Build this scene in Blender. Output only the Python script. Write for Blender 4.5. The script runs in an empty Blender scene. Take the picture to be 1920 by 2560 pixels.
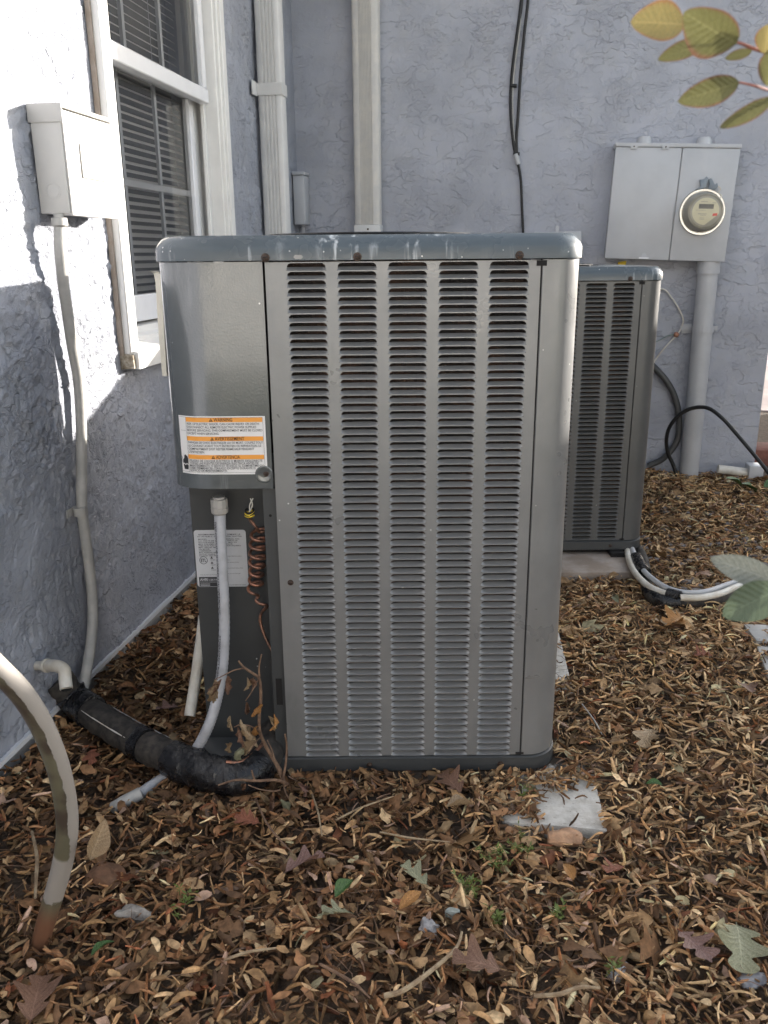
import bpy, bmesh, math, random
import numpy as np
from mathutils import Vector, Matrix
random.seed(7); RNG = np.random.default_rng(11)
sc = bpy.context.scene
COL = sc.collection

# ---------------------------------------------------------------- camera
F_PX = 2109.0; PITCH = math.radians(16.96); ROLL = math.radians(-0.51); CAM_H = 1.045
Fv = np.array([0, math.cos(PITCH), -math.sin(PITCH)])
U0 = np.array([0, math.sin(PITCH), math.cos(PITCH)]); R0 = np.array([1.0, 0, 0])
Uv = U0*math.cos(ROLL)-R0*math.sin(ROLL); Rv = R0*math.cos(ROLL)+U0*math.sin(ROLL)
cd = bpy.data.cameras.new('camera'); cam = bpy.data.objects.new('camera', cd); COL.objects.link(cam)
cd.sensor_fit = 'VERTICAL'; cd.sensor_height = 36; cd.lens = 36*F_PX/2560; cd.clip_start = 0.02; cd.clip_end = 400
cam.matrix_world = Matrix(((Rv[0], Uv[0], -Fv[0], 0), (Rv[1], Uv[1], -Fv[1], 0), (Rv[2], Uv[2], -Fv[2], CAM_H), (0, 0, 0, 1)))
cd.dof.use_dof = True; cd.dof.focus_distance = 1.9; cd.dof.aperture_fstop = 11
sc.camera = cam

# building frame: P = NV*a + UV*b + z ; the left wall is a = WL, the rear wall is b = WB
TH = math.radians(9.15)
NV = np.array([math.cos(TH), -math.sin(TH), 0]); UV = np.array([math.sin(TH), math.cos(TH), 0])
WL = -1.03; WB = 4.0

# ---------------------------------------------------------------- world and sun
SUN = NV*1.0+UV*0.83+np.array([0, 0, 0.27]); SUN /= np.linalg.norm(SUN)
elev = math.asin(SUN[2]); azim = math.atan2(SUN[0], SUN[1])
w = bpy.data.worlds.new('World'); sc.world = w; w.use_nodes = True
nt = w.node_tree; bg = nt.nodes['Background']
sky = nt.nodes.new('ShaderNodeTexSky'); sky.sky_type = 'NISHITA'; sky.sun_disc = False
sky.sun_elevation = elev; sky.sun_rotation = azim
bw = nt.nodes.new('ShaderNodeRGBToBW'); veil = nt.nodes.new('ShaderNodeMix'); veil.data_type = 'RGBA'; veil.inputs[0].default_value = .55
tint = nt.nodes.new('ShaderNodeMix'); tint.data_type = 'RGBA'; tint.blend_type = 'MULTIPLY'; tint.inputs[0].default_value = 1; tint.inputs[7].default_value = (1.0, .975, .96, 1)
nt.links.new(sky.outputs[0], bw.inputs[0]); nt.links.new(sky.outputs[0], veil.inputs[6]); nt.links.new(bw.outputs[0], tint.inputs[6]); nt.links.new(tint.outputs[2], veil.inputs[7])
sky.ozone_density = .6; sky.dust_density = 1.2
nt.links.new(veil.outputs[2], bg.inputs[0]); bg.inputs[1].default_value = 0.15
sl = bpy.data.lights.new('sun', 'SUN'); sl.energy = 3.3; sl.angle = math.radians(0.6); sl.color = (1.0, 0.93, 0.84)
so = bpy.data.objects.new('sun', sl); COL.objects.link(so)
so.rotation_mode = 'QUATERNION'; so.rotation_quaternion = Vector(-SUN).to_track_quat('-Z', 'Y')
vs = sc.view_settings; vs.view_transform = 'Standard'; vs.look = 'None'; vs.gamma = 1; vs.use_curve_mapping = False
vs.exposure = 2.12

# ---------------------------------------------------------------- helpers
def ray(x, y): return Fv+Rv*(x-960)/F_PX-Uv*(y-1280)/F_PX
CP = np.array([0, 0, CAM_H])
def atY(x, y, Y): r = ray(x, y); return CP+r*(Y/r[1])
def atZ(x, y, Z=0.0): r = ray(x, y); return CP+r*((Z-CAM_H)/r[2])
def atL(x, y, o=0.0): r = ray(x, y); return CP+r*((WL+o-CP@NV)/(r@NV))
def atB(x, y, o=0.0): r = ray(x, y); return CP+r*((WB-o-CP@UV)/(r@UV))
def B(a, b, z): return NV*a+UV*b+np.array([0, 0, z])
def root(name, label, cat, loc=(0, 0, 0), group=None):
    o = bpy.data.objects.new(name, None); COL.objects.link(o); o.location = loc; o.empty_display_size = .05
    o['label'] = label; o['category'] = cat
    if group: o['group'] = group
    return o
def tag(o, label, cat, group=None):
    o['label'] = label; o['category'] = cat
    if group: o['group'] = group
    return o
def link(name, me, mat, parent=None, smooth=False):
    o = bpy.data.objects.new(name, me); COL.objects.link(o)
    if mat is not None:
        me.materials.clear(); me.materials.append(mat)
    if smooth: me.polygons.foreach_set('use_smooth', [True]*len(me.polygons))
    if parent is not None:
        o.parent = parent; o.matrix_parent_inverse = Matrix.Translation(-Vector(parent.location))
    return o
def meshfrom(name, V, Fc):
    me = bpy.data.meshes.new(name); me.from_pydata([tuple(map(float, v)) for v in V], [], Fc); me.update(); return me
def sharp(me, ang=35):
    me.polygons.foreach_set('use_smooth', [True]*len(me.polygons))
    try: me.set_sharp_from_angle(angle=math.radians(ang))
    except Exception: pass
class MB:
    def __init__(s): s.V = []; s.F = []
    def add(s, V, Fc):
        k = len(s.V); s.V += [tuple(map(float, v)) for v in V]; s.F += [tuple(i+k for i in f) for f in Fc]
    def hexa(s, P):  # 8 points: bottom 4 ccw, top 4
        s.add(P, [(0, 3, 2, 1), (4, 5, 6, 7), (0, 1, 5, 4), (1, 2, 6, 5), (2, 3, 7, 6), (3, 0, 4, 7)])
    def box(s, x0, x1, y0, y1, z0, z1):
        s.hexa([(x0, y0, z0), (x1, y0, z0), (x1, y1, z0), (x0, y1, z0), (x0, y0, z1), (x1, y0, z1), (x1, y1, z1), (x0, y1, z1)])
    def bbox(s, a0, a1, b0, b1, z0, z1):   # box in the building frame
        s.hexa([B(a0, b0, z0), B(a1, b0, z0), B(a1, b1, z0), B(a0, b1, z0), B(a0, b0, z1), B(a1, b0, z1), B(a1, b1, z1), B(a0, b1, z1)])
    def build(s, name, mat, parent=None, smooth=False, bevel=0, seg=2, ang=35):
        me = meshfrom(name, s.V, s.F)
        if bevel:
            bm = bmesh.new(); bm.from_mesh(me); bmesh.ops.recalc_face_normals(bm, faces=bm.faces)
            es = [e for e in bm.edges if len(e.link_faces) == 2 and e.calc_face_angle(0) > 0.5]
            bmesh.ops.bevel(bm, geom=es, offset=bevel, segments=seg, affect='EDGES', profile=.5)
            bm.to_mesh(me); bm.free(); sharp(me, 40)
        elif smooth: sharp(me, ang)
        return link(name, me, mat, parent)
def catmull(P, n=8):
    P = [np.array(p, float) for p in P]
    if len(P) < 3: return P
    Q = [2*P[0]-P[1]]+P+[2*P[-1]-P[-2]]; out = []
    for i in range(1, len(Q)-2):
        for k in range(n):
            t = k/n
            out.append(.5*((2*Q[i])+(-Q[i-1]+Q[i+1])*t+(2*Q[i-1]-5*Q[i]+4*Q[i+1]-Q[i+2])*t*t+(-Q[i-1]+3*Q[i]-3*Q[i+1]+Q[i+2])*t**3))
    out.append(Q[-2]); return out
def tube_vf(P, rad, sides=10, caps=True, ribs=None):
    P = [np.array(p, float) for p in P]; n = len(P)
    if not hasattr(rad, '__len__'): rad = [rad]*n
    if len(rad) != n: rad = list(np.interp(np.linspace(0, 1, n), np.linspace(0, 1, len(rad)), rad))
    V = []; Fc = []; up = None
    for i, p in enumerate(P):
        t = P[min(i+1, n-1)]-P[max(i-1, 0)]; t = t/(np.linalg.norm(t)+1e-9)
        if up is None:
            a = np.array([0, 0, 1.]) if abs(t[2]) < .9 else np.array([1., 0, 0]); up = np.cross(t, a)
        up = up-t*(up@t); up /= np.linalg.norm(up)+1e-9; v = np.cross(t, up)
        for k in range(sides):
            an = 2*math.pi*k/sides; V.append(p+rad[i]*(math.cos(an)*up+math.sin(an)*v))
    for i in range(n-1):
        for k in range(sides):
            a = i*sides+k; b = i*sides+(k+1) % sides; Fc.append((a, b, b+sides, a+sides))
    if caps: Fc.append(tuple(range(sides))[::-1]); Fc.append(tuple((n-1)*sides+k for k in range(sides)))
    return V, Fc
def tube(name, P, rad, mat, parent=None, sides=10, n=8, caps=True, raw=False):
    Q = P if raw else catmull(P, n); V, Fc = tube_vf(Q, rad, sides, caps)
    me = meshfrom(name, V, Fc); sharp(me, 50); return link(name, me, mat, parent)
def disc_lathe(name, prof, c, ax, mat, parent=None, sides=32, ang=35):
    """prof: list of (radius, distance along ax)"""
    ax = np.array(ax, float); ax /= np.linalg.norm(ax); a = np.array([0, 0, 1.]) if abs(ax[2]) < .9 else np.array([1., 0, 0])
    e1 = np.cross(ax, a); e1 /= np.linalg.norm(e1); e2 = np.cross(ax, e1); V = []; Fc = []
    for r, h in prof:
        for k in range(sides):
            t = 2*math.pi*k/sides; V.append(np.array(c)+ax*h+r*(math.cos(t)*e1+math.sin(t)*e2))
    for i in range(len(prof)-1):
        for k in range(sides):
            p = i*sides+k; q = i*sides+(k+1) % sides; Fc.append((p, q, q+sides, p+sides))
    Fc.append(tuple((len(prof)-1)*sides+k for k in range(sides))); Fc.append(tuple(range(sides))[::-1])
    me = meshfrom(name, V, Fc); sharp(me, ang)
    return link(name, me, mat, parent)

# numpy value noise
_T = np.random.default_rng(3).random((256, 256))
def vn(x, y):
    xi = np.floor(x).astype(int); yi = np.floor(y).astype(int); fx = x-xi; fy = y-yi
    fx = fx*fx*(3-2*fx); fy = fy*fy*(3-2*fy)
    a = _T[xi % 256, yi % 256]; b = _T[(xi+1) % 256, yi % 256]; c = _T[xi % 256, (yi+1) % 256]; d = _T[(xi+1) % 256, (yi+1) % 256]
    return a+(b-a)*fx+(c-a)*fy+(a-b-c+d)*fx*fy
def fbm(x, y, o=4):
    s = 0; a = 1; t = 0
    for i in range(o): s = s+a*vn(x*2**i+i*17.3, y*2**i+i*9.1); t += a; a *= .5
    return s/t
def sstep(a, b, x): t = np.clip((x-a)/(b-a), 0, 1); return t*t*(3-2*t)

# ---------------------------------------------------------------- materials
class NT:
    def __init__(s, name):
        s.m = bpy.data.materials.new(name); s.m.use_nodes = True; s.t = s.m.node_tree
        s.b = s.t.nodes['Principled BSDF']
    def n(s, typ, **kw):
        nd = s.t.nodes.new(typ)
        for k, v in kw.items():
            if k in nd.inputs: 
                if hasattr(v, 'is_output') or hasattr(v, 'links') and hasattr(v, 'node'): s.t.links.new(v, nd.inputs[k])
                else: nd.inputs[k].default_value = v
            else: setattr(nd, k, v)
        return nd
    def l(s, a, b): s.t.links.new(a, b)
    def coord(s, scale=(1, 1, 1), kind='Object', loc=(0, 0, 0), rot=(0, 0, 0)):
        tc = s.n('ShaderNodeTexCoord'); mp = s.n('ShaderNodeMapping'); mp.inputs['Scale'].default_value = scale
        mp.inputs['Location'].default_value = loc; mp.inputs['Rotation'].default_value = rot
        s.l(tc.outputs[kind], mp.inputs['Vector']); return mp.outputs[0]
    def noise(s, vec, scale=5, detail=3, rough=.5, dist=0):
        nd = s.n('ShaderNodeTexNoise'); nd.inputs['Scale'].default_value = scale; nd.inputs['Detail'].default_value = detail
        nd.inputs['Roughness'].default_value = rough; nd.inputs['Distortion'].default_value = dist
        s.l(vec, nd.inputs['Vector']); return nd.outputs['Fac']
    def ramp(s, fac, lo, hi, a=0.0, b=1.0, smooth=True):
        nd = s.n('ShaderNodeMapRange'); nd.interpolation_type = 'SMOOTHSTEP' if smooth else 'LINEAR'
        s.l(fac, nd.inputs['Value']); nd.inputs['From Min'].default_value = lo; nd.inputs['From Max'].default_value = hi
        nd.inputs['To Min'].default_value = a; nd.inputs['To Max'].default_value = b; return nd.outputs[0]
    def math(s, op, a, b=0.0):
        nd = s.n('ShaderNodeMath'); nd.operation = op
        for i, v in enumerate((a, b)):
            if isinstance(v, (int, float)): nd.inputs[i].default_value = v
            else: s.l(v, nd.inputs[i])
        return nd.outputs[0]
    def mix(s, fac, a, b):
        nd = s.n('ShaderNodeMix'); nd.data_type = 'RGBA'
        for i, v in ((0, fac), (6, a), (7, b)):
            if isinstance(v, (int, float)): nd.inputs[i].default_value = v
            elif isinstance(v, tuple): nd.inputs[i].default_value = v if len(v) == 4 else v+(1,)
            else: s.l(v, nd.inputs[i])
        return nd.outputs[2]
    def bump(s, h, dist=.002, strength=1.0):
        nd = s.n('ShaderNodeBump'); nd.inputs['Distance'].default_value = dist; nd.inputs['Strength'].default_value = strength
        s.l(h, nd.inputs['Height']); s.l(nd.outputs[0], s.b.inputs['Normal'])
    def set(s, **kw):
        for k, v in kw.items():
            i = s.b.inputs[k.replace('_', ' ')]
            if isinstance(v, tuple): i.default_value = v if len(v) == 4 else v+(1,)
            elif isinstance(v, (int, float)): i.default_value = v
            else: s.l(v, i)
        return s
def plain(name, c, rough=.5, var=.12, scale=20, bump=0, bscale=60, metal=0, spec=.5, c2=None, coat=0):
    m = NT(name); v = m.coord()
    f = m.noise(v, scale, 4, .6)
    dark = tuple(x*(1-var) for x in c) if c2 is None else c2
    m.set(Base_Color=m.mix(m.ramp(f, .35, .65), tuple(c), tuple(dark)), Roughness=rough, Metallic=metal)
    m.b.inputs['Specular IOR Level'].default_value = spec; m.b.inputs['Coat Weight'].default_value = coat
    if bump: m.bump(m.noise(v, bscale, 3), bump)
    return m.m

def mshift(m, v, d):
    mp = m.n('ShaderNodeMapping'); mp.inputs['Location'].default_value = (d, d*.3, -d); m.l(v, mp.inputs['Vector']); return mp.outputs[0]
def stucco(name, col, amp, fine, sc1=5.0, sharpn=.02, fscale=110, lips=1.0, cover=(.46, .60)):
    """skip-trowelled render: broad smooth laps with thin raised lips, grainy patches between"""
    m = NT(name); v = m.coord()
    wn = m.n('ShaderNodeTexNoise'); wn.inputs['Scale'].default_value = 14; wn.inputs['Detail'].default_value = 6; wn.inputs['Roughness'].default_value = .65; m.l(v, wn.inputs['Vector'])
    wv = m.n('ShaderNodeVectorMath', operation='MULTIPLY_ADD'); m.l(wn.outputs['Color'], wv.inputs[0]); wv.inputs[1].default_value = (.06, .06, .06); m.l(v, wv.inputs[2])
    def lay(off, s, str_, thr, wd):
        mp = m.n('ShaderNodeMapping'); mp.inputs['Location'].default_value = (off, off*.7, off*1.3); mp.inputs['Scale'].default_value = str_
        mp.inputs['Rotation'].default_value = (0, off, 0)
        m.l(wv.outputs[0], mp.inputs['Vector']); f = m.noise(mp.outputs[0], s, 3, .55, .2)
        step = m.ramp(f, thr, thr+sharpn*wd, 0, 1)
        lip = m.math('MULTIPLY', m.ramp(f, thr-.004*wd, thr+.012*wd, 0, 1), m.ramp(f, thr+.012*wd, thr+.05*wd, 1, 0))
        return step, lip
    h = None
    for off, s_, st, thr, wd, a in ((1.7, sc1, (1, 1, 1.7), .50, 1, .5), (5.1, sc1*1.5, (1, 1, 2.0), .56, 1.3, .42), (9.3, sc1*2.4, (1.5, 1, 1), .60, 1.8, .3), (13.9, sc1*.8, (1, 1, 2.4), .42, .9, .4), (21.3, sc1*3.6, (1, 1, 1.5), .63, 2.4, .22)):
        st_, lp = lay(off, s_, st, thr, wd); t = m.math('ADD', m.math('MULTIPLY', st_, a), m.math('MULTIPLY', lp, a*.9*lips)); t = m.math('MULTIPLY', t, m.ramp(m.noise(mshift(m, v, off*3), 3.0, 3, .6), .40, .58, .12, 1)); h = t if h is None else m.math('ADD', h, t)
    fn = m.noise(wv.outputs[0], fscale, 5, .7); patch = m.ramp(m.noise(v, 5, 4, .6), *cover)
    h = m.math('ADD', h, m.math('MULTIPLY', m.math('MULTIPLY', fn, patch), fine))
    h = m.math('ADD', h, m.math('MULTIPLY', m.noise(v, 22, 3), .25)); h = m.math('ADD', h, m.math('MULTIPLY', m.noise(v, 350, 2), .05*fine))
    mot = m.noise(v, 2.2, 4, .6); mot2 = m.noise(v, 14, 4, .65)
    dirt = m.math('MULTIPLY', m.ramp(m.noise(v, 38, 5, .75), .60, .78, 0, .4), patch)
    c0 = m.mix(m.ramp(mot, .32, .68), tuple(x*.86 for x in col), tuple(x*1.07 for x in col)); c0 = m.mix(m.ramp(mot2, .4, .7, 0, .35), c0, (col[0]*1.05, col[1]*1.02, col[2]*.92))
    m.set(Base_Color=m.mix(dirt, c0, tuple(x*.55 for x in col)), Roughness=.7); m.b.inputs['Specular IOR Level'].default_value = .4
    m.bump(h, amp); return m.m
M_WALL_B = stucco('stucco_rear', (.41, .425, .48), .0040, 1.0, 6.6, sharpn=.03, lips=.8)
M_WALL_L = stucco('stucco_left', (.37, .39, .45), .0050, 1.1, 9.0, sharpn=.03, fscale=110, lips=.8, cover=(.36, .5))
M_TRIM = plain('white_trim', (.77, .765, .75), .35, .06, 12, .0003, 30)
M_VINYL = plain('vinyl_trim', (.74, .75, .78), .3, .05, 12)
M_DSP = plain('downspout_paint', (.66, .655, .64), .38, .08, 9, .0003, 200, c2=(.60, .595, .585))
M_DSP2 = plain('downspout_beige', (.64, .615, .57), .45, .1, 25, .0004, 150, c2=(.58, .565, .54))
M_GREYBOX = plain('grey_enamel', (.50, .51, .53), .4, .07, 8, .0002, 60)
M_DISC = plain('disconnect_enamel', (.55, .54, .52), .42, .05, 10, .0002, 70)
M_COND = plain('pvc_grey', (.47, .475, .49), .42, .08, 10)
M_COND_B = plain('pvc_weathered', (.44, .43, .41), .55, .15, 30, .0006, 120)
M_PVC = plain('pvc_white', (.72, .70, .64), .4, .2, 14, .0003, 80, c2=(.55, .5, .42))
M_BLK = plain('black_cable', (.010, .010, .011), .5, .2)
M_FOAM = plain('foam_insulation', (.022, .020, .019), .8, .4, 60, .002, 70, c2=(.055, .047, .04))
M_COPPER = plain('copper', (.42, .20, .13), .42, .3, 60, .0003, 200, metal=.75, c2=(.2, .12, .09))
M_CONC = plain('concrete', (.46, .45, .44), .8, .2, 12, .0012, 160, c2=(.36, .34, .32))
M_CONC2 = plain('concrete_tan', (.36, .31, .27), .85, .2, 12, .0012, 120, c2=(.26, .21, .17))
M_SCREW = plain('rusty_screw', (.022, .02, .019), .5, .4, 400, metal=.2, c2=(.07, .035, .02))
M_DARK = plain('dark_void', (.012, .011, .011), .9, .1)
M_CHROME = plain('steel_ring', (.62, .61, .58), .22, .15, 30, metal=1)
M_TWIG = plain('twig_bark', (.22, .135, .085), .8, .3, 80, .0006, 200, c2=(.12, .07, .045))
M_STICK = plain('pale_stick', (.36, .28, .18), .8, .3, 60, .0006, 200, c2=(.22, .15, .09))
M_INK = plain('black_ink', (.03, .03, .035), .5, 0)
M_PAPER = plain('label_paper', (.78, .77, .76), .35, .04, 30)
M_PAPER2 = plain('plate_paper', (.56, .57, .59), .35, .06, 30)
M_ORANGE = plain('label_orange', (.86, .36, .06), .35, .03)
M_PALE = plain('plastic_pale', (.72, .68, .58), .4, .12, 15)
M_YEL = plain('yellow_plastic', (.75, .55, .05), .5, .15)
M_SOIL = plain('soil', (.06, .04, .028), 1, .4, 40, .01, 40, c2=(.025, .017, .012))
M_RED = plain('red_print', (.7, .08, .06), .5, 0)
M_CREAM = plain('meter_face', (.66, .62, .45), .5, .04)
M_MGREY = plain('meter_grey', (.36, .34, .28), .5, .05)
M_LCD = plain('lcd', (.10, .10, .09), .25, .05)

def tape():
    m = NT('black_tape'); v = m.coord(); f = m.noise(v, 22, 5, .6, .8)
    m.set(Base_Color=(.012, .012, .014), Roughness=m.ramp(m.noise(v, 60, 3), .3, .7, .12, .34)); m.bump(f, .012, .8); return m.m
M_TAPE = tape()
def enamel(name, c, rough, specks=0.0, orange=.00012, drips=0.0, metal=0.0):
    m = NT(name); v = m.coord()
    f = m.noise(v, 9, 4, .6); base = m.mix(m.ramp(f, .35, .7), tuple(c), tuple(x*.9 for x in c))
    sp = m.n('ShaderNodeTexVoronoi'); sp.inputs['Scale'].default_value = 70 if specks >= 1 else 55; m.l(v, sp.inputs['Vector'])
    # tiny lime specks, only in a share of the cells
    sel = m.n('ShaderNodeSeparateColor'); m.l(sp.outputs['Color'], sel.inputs[0])
    mask = m.math('MULTIPLY', m.ramp(m.math('ADD', sp.outputs['Distance'], m.math('MULTIPLY', m.noise(v, 300, 2), .12)), .10, .19, 1, 0), m.ramp(sel.outputs[0], *((.72, .76) if specks >= 1 else (.93, .95))))
    if specks: base = m.mix(m.math('MULTIPLY', mask, specks), base, (.75, .75, .74))
    if drips:
        vd = m.coord((60, 60, 7)); d = m.ramp(m.noise(vd, 1, 3, .6), .54, .74); g = m.ramp(m.noise(m.coord((9, 9, 2)), 1, 2), .46, .6)
        base = m.mix(m.math('MULTIPLY', m.math('MULTIPLY', d, g), drips), base, (.6, .63, .65))
    dirt = m.ramp(m.noise(m.coord((14, 14, 5)), 1, 5, .7), .55, .8, 0, .3); base = m.mix(m.math('MULTIPLY', dirt, 1.5), base, tuple(x*.5+.035 for x in c))
    m.set(Base_Color=base, Roughness=m.math('ADD', m.ramp(m.noise(v, 5, 4, .7), .3, .7, -.04, .1), rough))
    m.b.inputs['Specular IOR Level'].default_value = .55; m.b.inputs['Metallic'].default_value = metal
    m.bump(m.noise(v, 260, 2), orange); return m.m
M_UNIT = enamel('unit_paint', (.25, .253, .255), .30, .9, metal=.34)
M_UNIT_SHADED = enamel('unit_paint_shaded', (.115, .116, .115), .34, .6, metal=.25)  # same paint made darker: the far unit's shading is put into its colour
M_LID = enamel('lid_paint', (.085, .105, .12), .24, 1.0, .0001, .9)
M_COVER = enamel('cover_paint', (.095, .105, .108), .13, .7, .00025, .15)
M_COVER.node_tree.nodes['Principled BSDF'].inputs['Coat Weight'].default_value = 1; M_COVER.node_tree.nodes['Principled BSDF'].inputs['Coat Roughness'].default_value = .09; M_COVER.node_tree.nodes['Principled BSDF'].inputs['Specular IOR Level'].default_value = 1.0
M_RECESS = enamel('recess_paint', (.045, .048, .05), .45, .8)
M_BASE = enamel('base_paint', (.05, .053, .055), .45, .5)

def flex_mat():
    m = NT('flex_conduit'); v = m.coord((1, 1, 1), 'Generated', (0, 0, 0)); v2 = m.coord()
    m.set(Base_Color=m.mix(m.ramp(m.noise(v2, 30, 4), .35, .7), (.46, .47, .50), (.36, .36, .38)), Roughness=.35); return m.m
M_FLEX = flex_mat()
def peel():
    m = NT('peeling_pipe'); v = m.coord(); sp = m.n('ShaderNodeSeparateXYZ'); tc = m.n('ShaderNodeTexCoord')
    # paint left on the upper outer side, bare olive plastic below it, rust stain near the soil
    m.l(v, sp.inputs[0]); nz = m.math('MULTIPLY', m.math('ADD', m.noise(v, 60, 5, .7), -.5), .05)
    nz2 = m.math('MULTIPLY', m.math('ADD', m.noise(v, 12, 3, .6), -.5), .05)
    geo = m.n('ShaderNodeAttribute'); geo.attribute_name = 'ringv'
    at = m.n('ShaderNodeSeparateXYZ'); m.l(geo.outputs['Vector'], at.inputs[0])
    side = m.math('ADD', at.outputs[0], m.math('ADD', m.math('MULTIPLY', nz, 9), m.math('MULTIPLY', nz2, 7)))
    fl = m.ramp(side, .0, .03)
    band = m.math('MULTIPLY', m.ramp(at.outputs[1], .60, .61), m.ramp(m.math('ADD', at.outputs[1], nz), .725, .73, 1, 0)); fl = m.math('MAXIMUM', fl, band)
    fl = m.math('MULTIPLY', fl, m.ramp(m.math('ADD', at.outputs[1], nz), .725, .73, 1, 0))
    bare = m.mix(m.ramp(m.noise(v, 16, 4), .4, .65), (.13, .12, .08), (.06, .045, .035))
    bare = m.mix(m.ramp(at.outputs[1], .72, .80), bare, (.18, .088, .052)); bare = m.mix(m.ramp(at.outputs[1], .84, .98), bare, (.10, .055, .035))
    m.set(Base_Color=m.mix(fl, bare, (.31, .285, .26)), Roughness=m.math('ADD', m.math('MULTIPLY', fl, .25), .42)); m.bump(fl, .0012); return m.m
M_PEEL = peel()
def leafmat(name, attr=True, trans=.12):
    m = NT(name); 
    if attr:
        at = m.n('ShaderNodeAttribute'); at.attribute_name = 'leafcol'; c = at.outputs['Color']
    v = m.coord(); f = m.ramp(m.noise(v, 90, 4, .6), .3, .7)
    dk = m.n('ShaderNodeMix'); dk.data_type = 'RGBA'; dk.blend_type = 'MULTIPLY'; dk.inputs[0].default_value = 1
    m.l(c, dk.inputs[6]); m.l(m.mix(f, (.62, .60, .58), (1.15, 1.12, 1.08)), dk.inputs[7])
    m.set(Base_Color=dk.outputs[2], Roughness=.68); m.b.inputs['Specular IOR Level'].default_value = .3
    m.bump(m.noise(v, 240, 3), .0008)
    return m.m
M_LITTER = leafmat('leaf_litter')
def leafsolid(name, c, c2, edge=None, rough=.6, vein=None, trans=0):
    m = NT(name); v = m.coord(); at = m.n('ShaderNodeAttribute'); at.attribute_name = 'luv'
    s = m.n('ShaderNodeSeparateXYZ'); m.l(at.outputs['Vector'], s.inputs[0])
    col = m.mix(m.ramp(m.noise(v, 40, 4, .6), .38, .62), tuple(c), tuple(c2))
    ax = m.math('ABSOLUTE', s.outputs[0])
    col = m.mix(m.ramp(ax, .0, .06, .55, 0), col, tuple(min(1, x*1.45+.03) for x in c) if vein is None else vein)
    # side veins running out and forward from the midrib
    w_ = m.math('SINE', m.math('MULTIPLY', m.math('SUBTRACT', s.outputs[1], m.math('MULTIPLY', ax, .22)), 58)); col = m.mix(m.ramp(w_, .9, 1, 0, .3), col, tuple(min(1, x*1.4+.02) for x in c))
    if edge: col = m.mix(m.ramp(m.math('ADD', ax, m.math('MULTIPLY', m.noise(v, 50, 3), .35)), .95, 1.15), col, edge)
    m.set(Base_Color=col, Roughness=rough)
    if trans:
        tr = m.n('ShaderNodeBsdfTranslucent'); m.l(col, tr.inputs[0]); mx = m.n('ShaderNodeMixShader'); mx.inputs[0].default_value = trans
        out = m.t.nodes['Material Output']; m.l(m.b.outputs[0], mx.inputs[1]); m.l(tr.outputs[0], mx.inputs[2]); m.l(mx.outputs[0], out.inputs[0])
    m.bump(m.math('ADD', m.noise(v, 120, 3), m.math('MULTIPLY', w_, .5)), .0006); return m.m
M_OAK = [leafsolid('oak_brown', (.20, .11, .07), (.13, .065, .04)), leafsolid('oak_tan', (.34, .25, .15), (.24, .16, .09)),
         leafsolid('oak_mauve', (.24, .15, .13), (.17, .09, .07)), leafsolid('oak_red', (.26, .09, .05), (.17, .06, .03)),
         leafsolid('oak_sage', (.29, .29, .19), (.20, .20, .12)), leafsolid('leaf_green', (.07, .15, .04), (.04, .09, .025), rough=.4),
         leafsolid('leaf_orange', (.40, .20, .06), (.28, .13, .04))]
M_FGLEAF = leafsolid('shrub_leaf', (.19, .185, .075), (.13, .13, .05), edge=(.22, .11, .07), rough=.45, trans=.22)
M_FGLEAF2 = leafsolid('shrub_leaf_amber', (.29, .23, .09), (.19, .17, .07), edge=(.28, .14, .07), rough=.45, trans=.3)
M_FGLEAF3 = leafsolid('shrub_leaf_sage', (.125, .16, .10), (.10, .135, .085), rough=.45, trans=.2)
M_FGLEAF4 = leafsolid('shrub_leaf_grey', (.24, .25, .22), (.17, .185, .165), rough=.4, trans=.15)
M_FGSTEM = plain('shrub_stem', (.34, .12, .09), .5, .2)
M_GREEN = plain('weed_green', (.13, .17, .035), .5, .3, 80, c2=(.08, .11, .02))

def glassmat(ior=2.3):
    m = NT('window_glass'); g = m.n('ShaderNodeBsdfGlass'); g.inputs['IOR'].default_value = 1.5; g.inputs['Roughness'].default_value = 0
    t = m.n('ShaderNodeBsdfTransparent'); gl = m.n('ShaderNodeBsdfGlossy'); gl.inputs['Roughness'].default_value = .01
    fr = m.n('ShaderNodeFresnel'); fr.inputs['IOR'].default_value = ior; mx = m.n('ShaderNodeMixShader')
    m.l(fr.outputs[0], mx.inputs[0]); m.l(t.outputs[0], mx.inputs[1]); m.l(gl.outputs[0], mx.inputs[2])
    m.l(mx.outputs[0], m.t.nodes['Material Output'].inputs[0]); return m.m
M_GLASS = glassmat(); M_GLASS2 = glassmat(1.3)

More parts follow.
